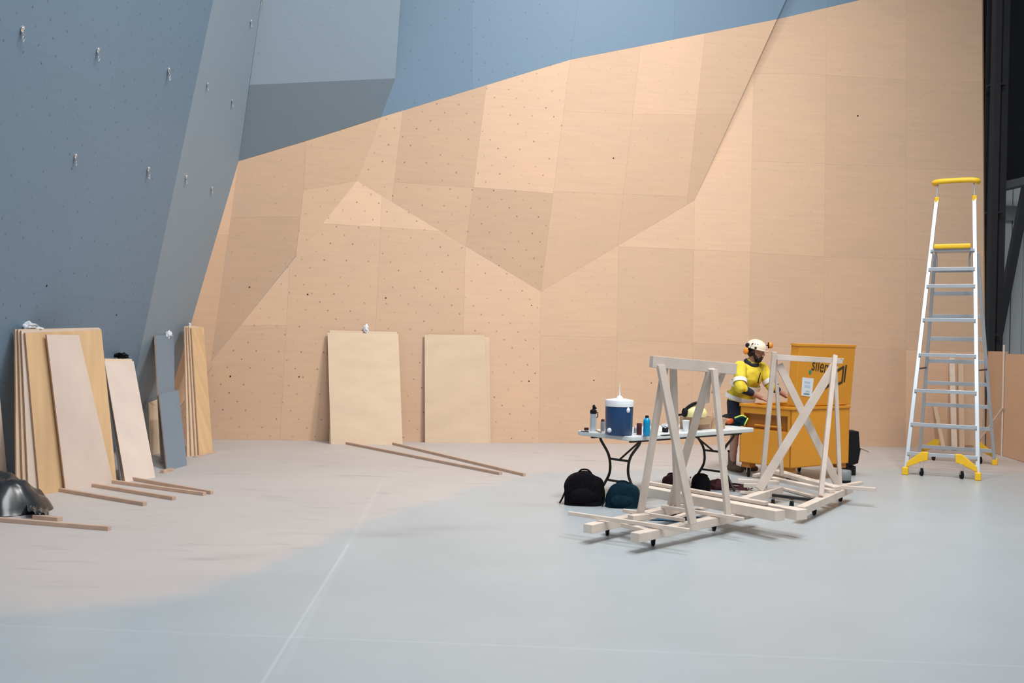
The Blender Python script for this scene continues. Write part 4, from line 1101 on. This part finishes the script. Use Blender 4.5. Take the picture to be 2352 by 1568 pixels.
mb = MB(); mb.lathe(onlid(1861, 854, .002), [(.026, 0), (.026, .002)], 20, lnrm); obj('round_sticker', mb, M_GREEN, lid)

# black machine right of the box
a = at_z(1962, 1098)
q = Vector((a.x, 12.7, 0))
t = thing('vacuum_case', 'tall black wheeled case standing behind the right side of the yellow box', 'case', q)
zt = at_y(1965, 989, 12.7).z; xl, xr = at_y(1946, 1040, 12.7).x, at_y(1969, 1040, 12.7).x
mb = MB(); mb.prism([Vector((xl, 12.6, .12)), Vector((xr - .02, 12.6, .16)), Vector((xr + .01, 12.6, .35)), Vector((xr, 12.6, zt - .22)), Vector((xr - .02, 12.6, zt)), Vector((xl, 12.6, zt))], Vector((0, .25, 0))); obj('case_shell', mb, M_BLACK, t, bevel=.01)
mb = MB(); mb.box((xl + .03, 12.72, .06), (.12, .2, .119)); obj('base', mb, M_BLACK, t, bevel=.01)
q = at_z(1942, 1109)
t = thing('paint_tin', 'low grey canister with a black base standing under the right of the yellow box', 'canister', Vector((q.x, q.y + .05, 0)))
c = Vector((q.x, q.y + .05, 0))
mb = MB(); mb.lathe(c, [(.075, .03), (.08, .035), (.08, .14), (.07, .15)], 24); obj('canister_body', mb, M_GREYPL, t, smooth=True)
mb = MB(); mb.lathe(c, [(.07, 0), (.078, .004), (.078, .03), (.07, .035)], 24); obj('base_ring', mb, M_BLACK, t, smooth=True)
p = at_z(1975, 1030); r = at_z(1998, 1039)
mb = MB(); mb.tube(smooth_path([p + Vector((0, 0, .02)), (p + r) / 2 + Vector((0, -.1, .015)), r + Vector((0, 0, .015))]), .014, 8); tag(obj('hose_end', mb, M_PALE, smooth=True), 'short pale hose end lying on the floor right of the black case', 'hose')

# ------------------------------------------------------------------ platform ladder
LO = Vector((5.475, 12.62, 0)); lx = Vector((.878, -.479, 0)).normalized(); ly = Vector((.479, .878, 0)).normalized()
def lad(u, d, z): return LO + lx * u + ly * d + Vector((0, 0, z))
ld = thing('platform_ladder', 'tall aluminium platform ladder with yellow feet and yellow guard rail at the right', 'ladder', lad(0, 1, 0))
DT, ZT = .92, 3.02
def fr(s, z):      # front rail centre
    f = z / ZT; return lad(s * (.425 - .155 * f), DT * f, z)
def rr(s, z):
    f = z / ZT; return lad(s * (.50 - .24 * f) + .015, 2.05 - .85 * f, z)
for s in (-1, 1):
    mb = MB(); mb.bar(fr(s, .05), fr(s, 3.68), .05, .032, ly); obj('front_rail', mb, M_ALU, ld, bevel=.004)
    mb = MB(); mb.bar(rr(s, .05), rr(s, 2.95), .045, .03, ly); obj('rear_rail', mb, M_ALUD, ld, bevel=.004)
    p = fr(s, 3.68); mb = MB(); mb.tube([p, p + Vector((0, 0, .04)) + ly * .01, fr(s, 3.68) + Vector((-.0, 0, .22)) - lx * s * .01], .011, 8); obj('guard_post', mb, M_ALUD, ld, smooth=True)
    mb = MB(); mb.box(fr(s, 3.68), (.055, .05, .08)); obj('rail_socket', mb, M_YELLOW, ld, bevel=.01)
def step_z(y, x=2170):       # height at which the front rail plane shows at pixel row y
    lo, hi = 0.0, 3.6
    for _ in range(40):
        m = (lo + hi) / 2; p = fr(0, m); d = p - CAM; yy = H / 2 - FPX * d.dot(UX) / d.y
        if yy > y: lo = m
        else: hi = m
    return lo
for y in (1045, 977, 899, 816, 735, 657, 618):
    z = step_z(y); mb = MB(); a, b = fr(-1, z), fr(1, z); mb.bar(a, b, .085, .03); mb.bar(a - ly * .04, b - ly * .04, .008, .045); obj('step', mb, M_ALU, ld, bevel=.003)
for k in range(9):
    z = .20 + k * .315; mb = MB(); a, b = rr(-1, z), rr(1, z); mb.bar(a, b, .02, .055); obj('rear_bar', mb, M_ALUD, ld, bevel=.003)
z = step_z(575)
mb = MB(); mb.bar(fr(-1, z), fr(1, z), .12, .03); mb.prism([lad(-.24, DT - .05, z), lad(.24, DT - .05, z), lad(.24, DT + .38, z), lad(-.24, DT + .38, z)], Vector((0, 0, .03))); obj('platform', mb, M_ALU, ld)
mb = MB(); mb.bar(lad(-.23, DT - .10, z + .05), lad(.23, DT - .10, z + .05), .05, .065); obj('platform_guard', mb, M_YELLOW, ld, bevel=.02)
for s in (-1, 1):
    mb = MB(); mb.tube(smooth_path([lad(s * .22, DT + .02, z), lad(s * .20, DT + .04, z - .12), lad(s * .21, DT + .1, z - .25)]), .012, 6); obj('strut', mb, M_ALUD, ld, smooth=True)
    mb = MB(); mb.bar(fr(s, 1.36) + ly * .02, rr(s, 1.36), .01, .02); obj('spreader', mb, M_BLACKM, ld)
zr = 3.68 + .24
mb = MB(); a, b = fr(-1, 3.68), fr(1, 3.68)
mb.tube(smooth_path([Vector((a.x, a.y, zr)) - lx * .03 + ly * .12, Vector((a.x, a.y, zr)) - lx * .03, Vector((a.x, a.y, zr + .01)) + lx * .08 - ly * .03, Vector((b.x, b.y, zr + .01)) - lx * .08 - ly * .03, Vector((b.x, b.y, zr)) + lx * .03, Vector((b.x, b.y, zr)) + lx * .03 + ly * .12], 4), .036, 12); obj('guard_rail', mb, M_YELLOW, ld, smooth=True)
for s in (-1, 1):
    for nm, f0, dd in (('front', fr(s, .0), -1), ('rear', rr(s, .0), 1)):
        mb = MB(); mb.box(f0 + Vector((0, 0, .05)), (.075, .075, .10), Matrix.Rotation(-.5, 3, 'Z')); ft = obj('foot', mb, M_YELLOW, ld, bevel=.012)
        inn = f0 - lx * s * .19
        mb = MB(); mb.prism([f0 + Vector((0, 0, .09)), f0 + Vector((0, 0, .17)) - lx * s * .02, inn + Vector((0, 0, .31)), inn - lx * s * .08 + Vector((0, 0, .31)), inn - lx * s * .07 + Vector((0, 0, .20)), inn + Vector((0, 0, .18))], ly * .05); obj('castor_bracket', mb, M_YELLOW, ld, bevel=.01)
        castor(inn + ly * .03, ld, r=.05, top=.19)

# sticks behind the ladder
for (a, b, w, h, lab) in (
    ((2186, 822), (2192, 1035), .085, .03, 'pale upright plank behind the ladder, the brighter of the two'),
    ((2206, 826), (2209, 1032), .085, .03, 'duller upright plank directly right of the bright one behind the ladder'),
    ((2147, 930), (2168, 1034), .06, .02, 'short slanting plank left of the upright planks behind the ladder')):
    q = at_z(*b); mb = MB(); T = at_plane(*a, PE, .04); mb.bar(Vector((q.x, q.y, .005)), T, w, h, (0, 1, 0)); tag(obj('leaning_plank', mb, M_PINE if w > .07 and a[0] < 2200 else M_BIRCH, bevel=.002), lab, 'plank', 'planks leaning behind the ladder')
q = at_z(2282, 1012, .0); q = b0 + dw * .25 + nlo * .28; T = b0 + dw * .85 + nlo * .03 + Vector((0, 0, .75))
mb = MB(); mb.bar(Vector((q.x, q.y, .012)), T, .02, .025, (0, 1, 0)); tag(obj('leaning_stick', mb, M_PINE), 'thin stick leaning on the low plywood wall at the right edge', 'stick')
for (x, y, lab) in ((2180, 1030, 'dark wedge at the foot of the bright upright plank'), (2225, 1028, 'dark wedge right of the planks behind the ladder')):
    q = at_z(x, y); mb = MB(); mb.box(Vector((q.x, q.y, .02)), (.14, .06, .04)); tag(obj('floor_wedge', mb, M_EDGE, bevel=.004), lab, 'wedge')

# ------------------------------------------------------------------ the worker
def remeshed(mb, vox, smooth_it=6, name='tmp'):
    me = bpy.data.meshes.new(name); me.from_pydata([tuple(v) for v in mb.v], [], mb.f)
    bm = bmesh.new(); bm.from_mesh(me); bmesh.ops.recalc_face_normals(bm, faces=bm.faces); bm.to_mesh(me); bm.free()
    o = bpy.data.objects.new(name, me); COL.objects.link(o)
    r = o.modifiers.new('r', 'REMESH'); r.mode = 'VOXEL'; r.voxel_size = vox; r.adaptivity = 0
    if smooth_it:
        s = o.modifiers.new('s', 'SMOOTH'); s.iterations = smooth_it; s.factor = .5
    bpy.context.view_layer.update()
    m2 = bpy.data.meshes.new_from_object(o.evaluated_get(bpy.context.evaluated_depsgraph_get()))
    bpy.data.objects.remove(o)
    out = MB(); out.v = [v.co.copy() for v in m2.vertices]; out.f = [tuple(p.vertices) for p in m2.polygons]; out.m = [0] * len(out.f)
    return out
def limb(mb, pts, rs, n=16):
    P = [Vector(p) for p in pts]
    mb.tube(P, rs, n)
    for p, r in zip(P, rs): mb.ball(p, r * .985, 14, 9)
fwd = Vector((.60, -.80, 0)); lft = Vector((.80, .60, 0)); UP = Vector((0, 0, 1))
PERS = Vector((2.93, 12.74, 0))
t_per = thing('person', 'worker in yellow hi-vis shirt and cream helmet bending over the open yellow box', 'person', PERS)
hip = Vector((2.93, 12.74, .93)); chest = Vector((3.02, 12.66, 1.22)); neckb = Vector((3.045, 12.635, 1.40)); head = Vector((3.085, 12.59, 1.545))
shR, shL = Vector((2.875, 12.53, 1.345)), Vector((3.205, 12.775, 1.335))
elR, elL = Vector((2.845, 12.37, 1.095)), Vector((3.325, 12.68, 1.10))
haR, haL = Vector((3.13, 12.44, .965)), Vector((3.50, 12.66, .985))
kneeR, ankR = Vector((2.86, 12.66, .50)), Vector((2.85, 12.74, .09))
kneeL, ankL = Vector((3.06, 12.84, .50)), Vector((3.07, 12.90, .09))
hipR, hipL = hip - lft * .09, hip + lft * .09
lean = (neckb - hip).normalized(); Rt = Matrix((lft, lean.cross(lft).normalized() * 1.0, lean)).transposed()
body = MB()
def ell(mb, c, rx, ry, rz, R=Rt, n=20, m=14): mb.ball(c, (rx, ry, rz), n, m, rot=R)
ell(body, hip, .16, .11, .13); ell(body, hip.lerp(chest, .5), .145, .105, .16); ell(body, chest, .165, .12, .17); ell(body, neckb - lean * .07, .15, .09, .08)
limb(body, [neckb - lean * .04, neckb + (head - neckb) * .45], [.062, .055])
hd = (Vector((.80, -.52, -.24))).normalized(); hl = UP.cross(hd).normalized(); hu = hd.cross(hl).normalized(); RH = Matrix((hd, hl, hu)).transposed()
body.ball(head, (.098, .078, .115), 22, 16, rot=RH)
body.ball(head + hd * .035 - hu * .065, (.055, .052, .055), 16, 12, rot=RH)          # jaw
body.tube([head + hd * .092 + hu * .02, head + hd * .118 - hu * .012, head + hd * .105 - hu * .024], [.010, .016, .012], 8)   # nose
for s in (-1, 1):
    body.ball(head + hl * s * .079 - hd * .008, (.022, .010, .032), 10, 8, rot=RH)   # ears
    body.ball(head + hd * .082 + hl * s * .033 + hu * .030, (.012, .022, .010), 10, 8, rot=RH)  # brows
limb(body, [shR, elR], [.055, .043]); limb(body, [elR, haR], [.042, .028])
limb(body, [shL, elL], [.055, .043]); limb(body, [elL, haL], [.042, .028])
limb(body, [hipR, kneeR, ankR], [.085, .058, .042]); limb(body, [kneeR + Vector((0, .03, -.12)), ankR + Vector((0, 0, .08))], [.055, .042])
limb(body, [hipL, kneeL, ankL], [.085, .058, .042]); limb(body, [kneeL + Vector((0, .03, -.12)), ankL + Vector((0, 0, .08))], [.055, .042])
def hand(mb, w, dirv, palmn, thumb_side):
    d = dirv.normalized(); pn = palmn.normalized(); sd = d.cross(pn).normalized()
    mb.ball(w + d * .045, (.048, .040, .018), 16, 10, rot=Matrix((d, sd, pn)).transposed())
    for k, ln in enumerate((.070, .080, .074, .058)):
        o = (k - 1.5) * .020
        b0_ = w + d * .075 + sd * o * 1.0; b1_ = b0_ + d * ln * .45 + pn * .004; b2_ = b1_ + d * ln * .30 + pn * .016; b3_ = b2_ + d * ln * .18 + pn * .020
        limb(mb, [b0_, b1_, b2_, b3_], [.0095, .009, .0082, .0072], 8)
    tb_ = w + d * .025 + sd * thumb_side * .030
    limb(mb, [tb_, tb_ + d * .028 + sd * thumb_side * .022 + pn * .008, tb_ + d * .055 + sd * thumb_side * .030 + pn * .014], [.012, .0105, .0085], 8)
hand(body, haR, Vector((.75, -.25, -.35)), Vector((-.2, .1, -1)), 1)
hand(body, haL, Vector((.70, -.45, -.35)), Vector((-.2, .1, -1)), -1)
body = remeshed(body, .0065, 5)
obj('body', body, M_SKIN, t_per, smooth=True)
# eyes, beard, mouth
for s in (-1, 1):
    mb = MB(); mb.ball(head + hd * .080 + hl * s * .032 + hu * .012, .010, 12, 8); obj('eye', mb, M_WHITE, t_per, smooth=True)
    mb = MB(); mb.ball(head + hd * .0885 + hl * s * .032 + hu * .011, .0045, 8, 6); obj('pupil', mb, M_BLACK, t_per, smooth=True)
bd = MB()
bd.ball(head + hd * .058 - hu * .098, (.046, .048, .036), 16, 10, rot=RH); bd.ball(head + hd * .085 - hu * .072, (.026, .038, .022), 12, 8, rot=RH)
for s in (-1, 1):
    limb(bd, [head + hd * .05 + hl * s * .055 - hu * .08, head + hd * .012 + hl * s * .070 - hu * .035, head + hl * s * .078 + hu * .02], [.020, .014, .010], 10)
bd.tube([head + hd * .098 + hl * .028 - hu * .052, head + hd * .110 - hu * .040, head + hd * .098 - hl * .028 - hu * .052], .008, 8)
bd = remeshed(bd, .006, 3); obj('beard', bd, M_HAIR, t_per, smooth=True)
mb = MB(); mb.tube([head + hd * .107 + hl * .02 - hu * .058, head + hd * .112 - hu * .057, head + hd * .107 - hl * .02 - hu * .058], .0045, 6); obj('lips', mb, mat('lips', (.30, .11, .09), .5), t_per, smooth=True)
hr = MB(); hr.ball(head - hd * .022 + hu * .0 - hu * .01, (.092, .086, .085), 18, 12, rot=RH); obj('hair', hr, M_HAIR, t_per, smooth=True)
# shirt
sh = MB()
ell(sh, hip + lean * .03, .195, .145, .14); ell(sh, hip.lerp(chest, .5), .185, .14, .17); ell(sh, chest, .20, .15, .18); ell(sh, neckb - lean * .085, .185, .115, .085)
limb(sh, [neckb - lean * .05, neckb + lean * .0], [.085, .075])
limb(sh, [shR, elR, elR.lerp(haR, .18)], [.083, .074, .062]); limb(sh, [shL, elL, elL.lerp(haL, .10)], [.083, .074, .062])
sh2 = MB(); 
sh = remeshed(sh, .011, 6)
for i, v in enumerate(sh.v):
    q = v * 9; w = noise.noise(Vector((q.x, q.y, q.z * 1.6))) * .010 + noise.noise(v * 22) * .004
    sh.v[i] = v + (v - (hip + (neckb - hip) * max(0, min(1, (v - hip).dot(lean) / .47)))).normalized() * w
shirt = obj('hi_vis_shirt', sh, M_HIVIS, t_per, smooth=True)
def ring_band(c, axis, rx, ry, xdir, w, name, mt=None, th=.004, tilt=0):
    ax_ = axis.normalized(); x_ = (xdir - ax_ * xdir.dot(ax_)).normalized(); y_ = ax_.cross(x_); mb = MB(); n = 40; base = 0
    for z, o in ((-w / 2, 0), (-w / 2, th), (w / 2, th), (w / 2, 0)):
        for j in range(n):
            a = 2 * math.pi * j / n; mb.v.append(c + ax_ * z + x_ * (rx + o) * math.cos(a) + y_ * (ry + o) * math.sin(a))
    for i in range(4):
        i2 = (i + 1) % 4
        for j in range(n):
            j2 = (j + 1) % n; mb.f.append((i * n + j, i * n + j2, i2 * n + j2, i2 * n + j)); mb.m.append(0)
    return obj(name, mb, mt or M_REFL, shirt, smooth=True)
ring_band(hip.lerp(chest, .62), lean, .214, .172, lft, .06, 'reflective_band')
ring_band(hip + lean * .03, lean, .216, .170, lft, .055, 'reflective_band')
ring_band(shR.lerp(elR, .72), (elR - shR), .084, .084, lft, .055, 'sleeve_band')
ring_band(shL.lerp(elL, .72), (elL - shL), .084, .084, lft, .055, 'sleeve_band')
mb = MB(); limb(mb, [elR.lerp(haR, .12), elR.lerp(haR, .52)], [.062, .045]); mb = remeshed(mb, .008, 3); obj('cuff', mb, M_NAVYC, t_per, smooth=True)
mb = MB(); limb(mb, [elL.lerp(haL, .08), elL.lerp(haL, .38)], [.060, .048]); mb = remeshed(mb, .008, 3); obj('cuff', mb, M_NAVYC, t_per, smooth=True)
# dark collar and zip
mb = MB(); cl = neckb + lean * .005; fr_ = (fwd - lean * fwd.dot(lean)).normalized()
mb.tube([cl + lft * .078 * math.cos(a * math.pi / 10) + fr_ * .075 * math.sin(a * math.pi / 10) - lean * .02 * (math.sin(a * math.pi / 10) > .5) for a in range(20)], .026, 10, closed=True); obj('collar', mb, M_NAVYC, t_per, smooth=True)
mb = MB(); mb.tube([chest + fr_ * .155 + lean * .11, chest + fr_ * .162 + lean * .0], .006, 6); mb.ball(chest + fr_ * .165 - lean * .01, .012, 8, 6); obj('zip', mb, M_BLACK, t_per, smooth=True)
# trousers / shorts
sh = MB(); ell(sh, hip - lean * .03, .175, .125, .13)
limb(sh, [hipR + Vector((0, 0, -.03)), hipR.lerp(kneeR, .9)], [.105, .088]); limb(sh, [hipL + Vector((0, 0, -.03)), hipL.lerp(kneeL, .9)], [.105, .088])
sh = remeshed(sh, .010, 5); obj('work_shorts', sh, M_NAVYC, t_per, smooth=True)
for k, a_ in ((kneeR, ankR), (kneeL, ankL)):
    bt = MB(); limb(bt, [a_ + Vector((0, 0, .14)), a_], [.056, .052]); 
    limb(bt, [a_ + Vector((0, 0, -.04)) - fwd * .03, a_ + Vector((0, 0, -.045)) + fwd * .10, a_ + Vector((0, 0, -.05)) + fwd * .15], [.046, .044, .038])
    bt = remeshed(bt, .010, 3)
    for i, v in enumerate(bt.v): v.z = max(v.z, .002)
    obj('boot', bt, M_BOOT, t_per, smooth=True)
    ring = MB(); c_ = a_ + Vector((0, 0, .17)); ring.tube([c_ + Vector((.05 * math.cos(j * math.pi / 8), .05 * math.sin(j * math.pi / 8), 0)) for j in range(16)], .014, 8, closed=True); obj('sock', ring, M_BLACK, t_per, smooth=True)
# helmet
hc = head + hu * .045 - hd * .006
mb = MB(); mb.ball(hc, (.135, .112, .108), 32, 18, rot=RH, cut=-.005); 
for k in range(13):
    pass
hm = obj('helmet', mb, M_HELMET, t_per, smooth=True)
mb = MB(); pts = [hc + hd * (.135 * math.cos(a) + (.02 if math.cos(a) > .3 else 0)) + hl * .112 * math.sin(a) - hu * .008 for a in [k * math.pi / 14 for k in range(28)]]
mb.tube(pts, .009, 8, closed=True); obj('helmet_brim', mb, M_HELMET, hm, smooth=True)
for s in (-1, 1):
    mb = MB()
    for k in range(3): mb.bar(hc + hl * s * .108 * (1 - .05 * k) + hd * (-.03 + k * .03) + hu * .03, hc + hl * s * .100 * (1 - .05 * k) + hd * (-.02 + k * .03) + hu * .055, .012, .006, hl)
    mb.ball(hc + hl * s * .112 + hd * .03 + hu * .005, .016, 10, 8); mb.ball(hc + hl * s * .095 - hd * .085 + hu * .01, (.03, .02, .03), 10, 8); obj('helmet_vent', mb, M_BLACK, hm, smooth=True)
    mb = MB(); mb.tube([hc + hl * s * .105 - hd * .01, head + hl * s * .086 - hu * .03, head + hl * s * .05 + hd * .05 - hu * .115], .006, 6); mb.tube([hc + hl * s * .095 - hd * .08, head + hl * s * .086 - hd * .02 - hu * .03], .006, 6); obj('chin_strap', mb, M_BLACK, hm, smooth=True)
# ear defenders folded out on arms
e1 = hc + hd * .135 + hl * .06 + hu * .07
mb = MB(); mb.lathe(e1, [(.036, 0), (.040, .008), (.038, .03), (.02, .04)], 18, (hl * .2 + hd + hu * .3)); obj('ear_defender', mb, M_ORPL, hm, smooth=True)
mb = MB(); mb.lathe(e1, [(.038, -.016), (.040, -.002), (.03, 0)], 18, (hl * .2 + hd + hu * .3)); mb.tube([e1, hc + hl * .1 + hu * .03], .006, 6); obj('defender_cushion', mb, M_BLACK, hm, smooth=True)
e2 = head - hd * .09 - hl * .10 - hu * .02
mb = MB(); mb.ball(e2, (.035, .022, .045), 14, 10, rot=RH); obj('ear_defender', mb, M_ORPL, hm, smooth=True)
mb = MB(); mb.tube([e2, hc - hl * .11 - hd * .03], .008, 6); obj('defender_cushion', mb, M_BLACK, hm, smooth=True)
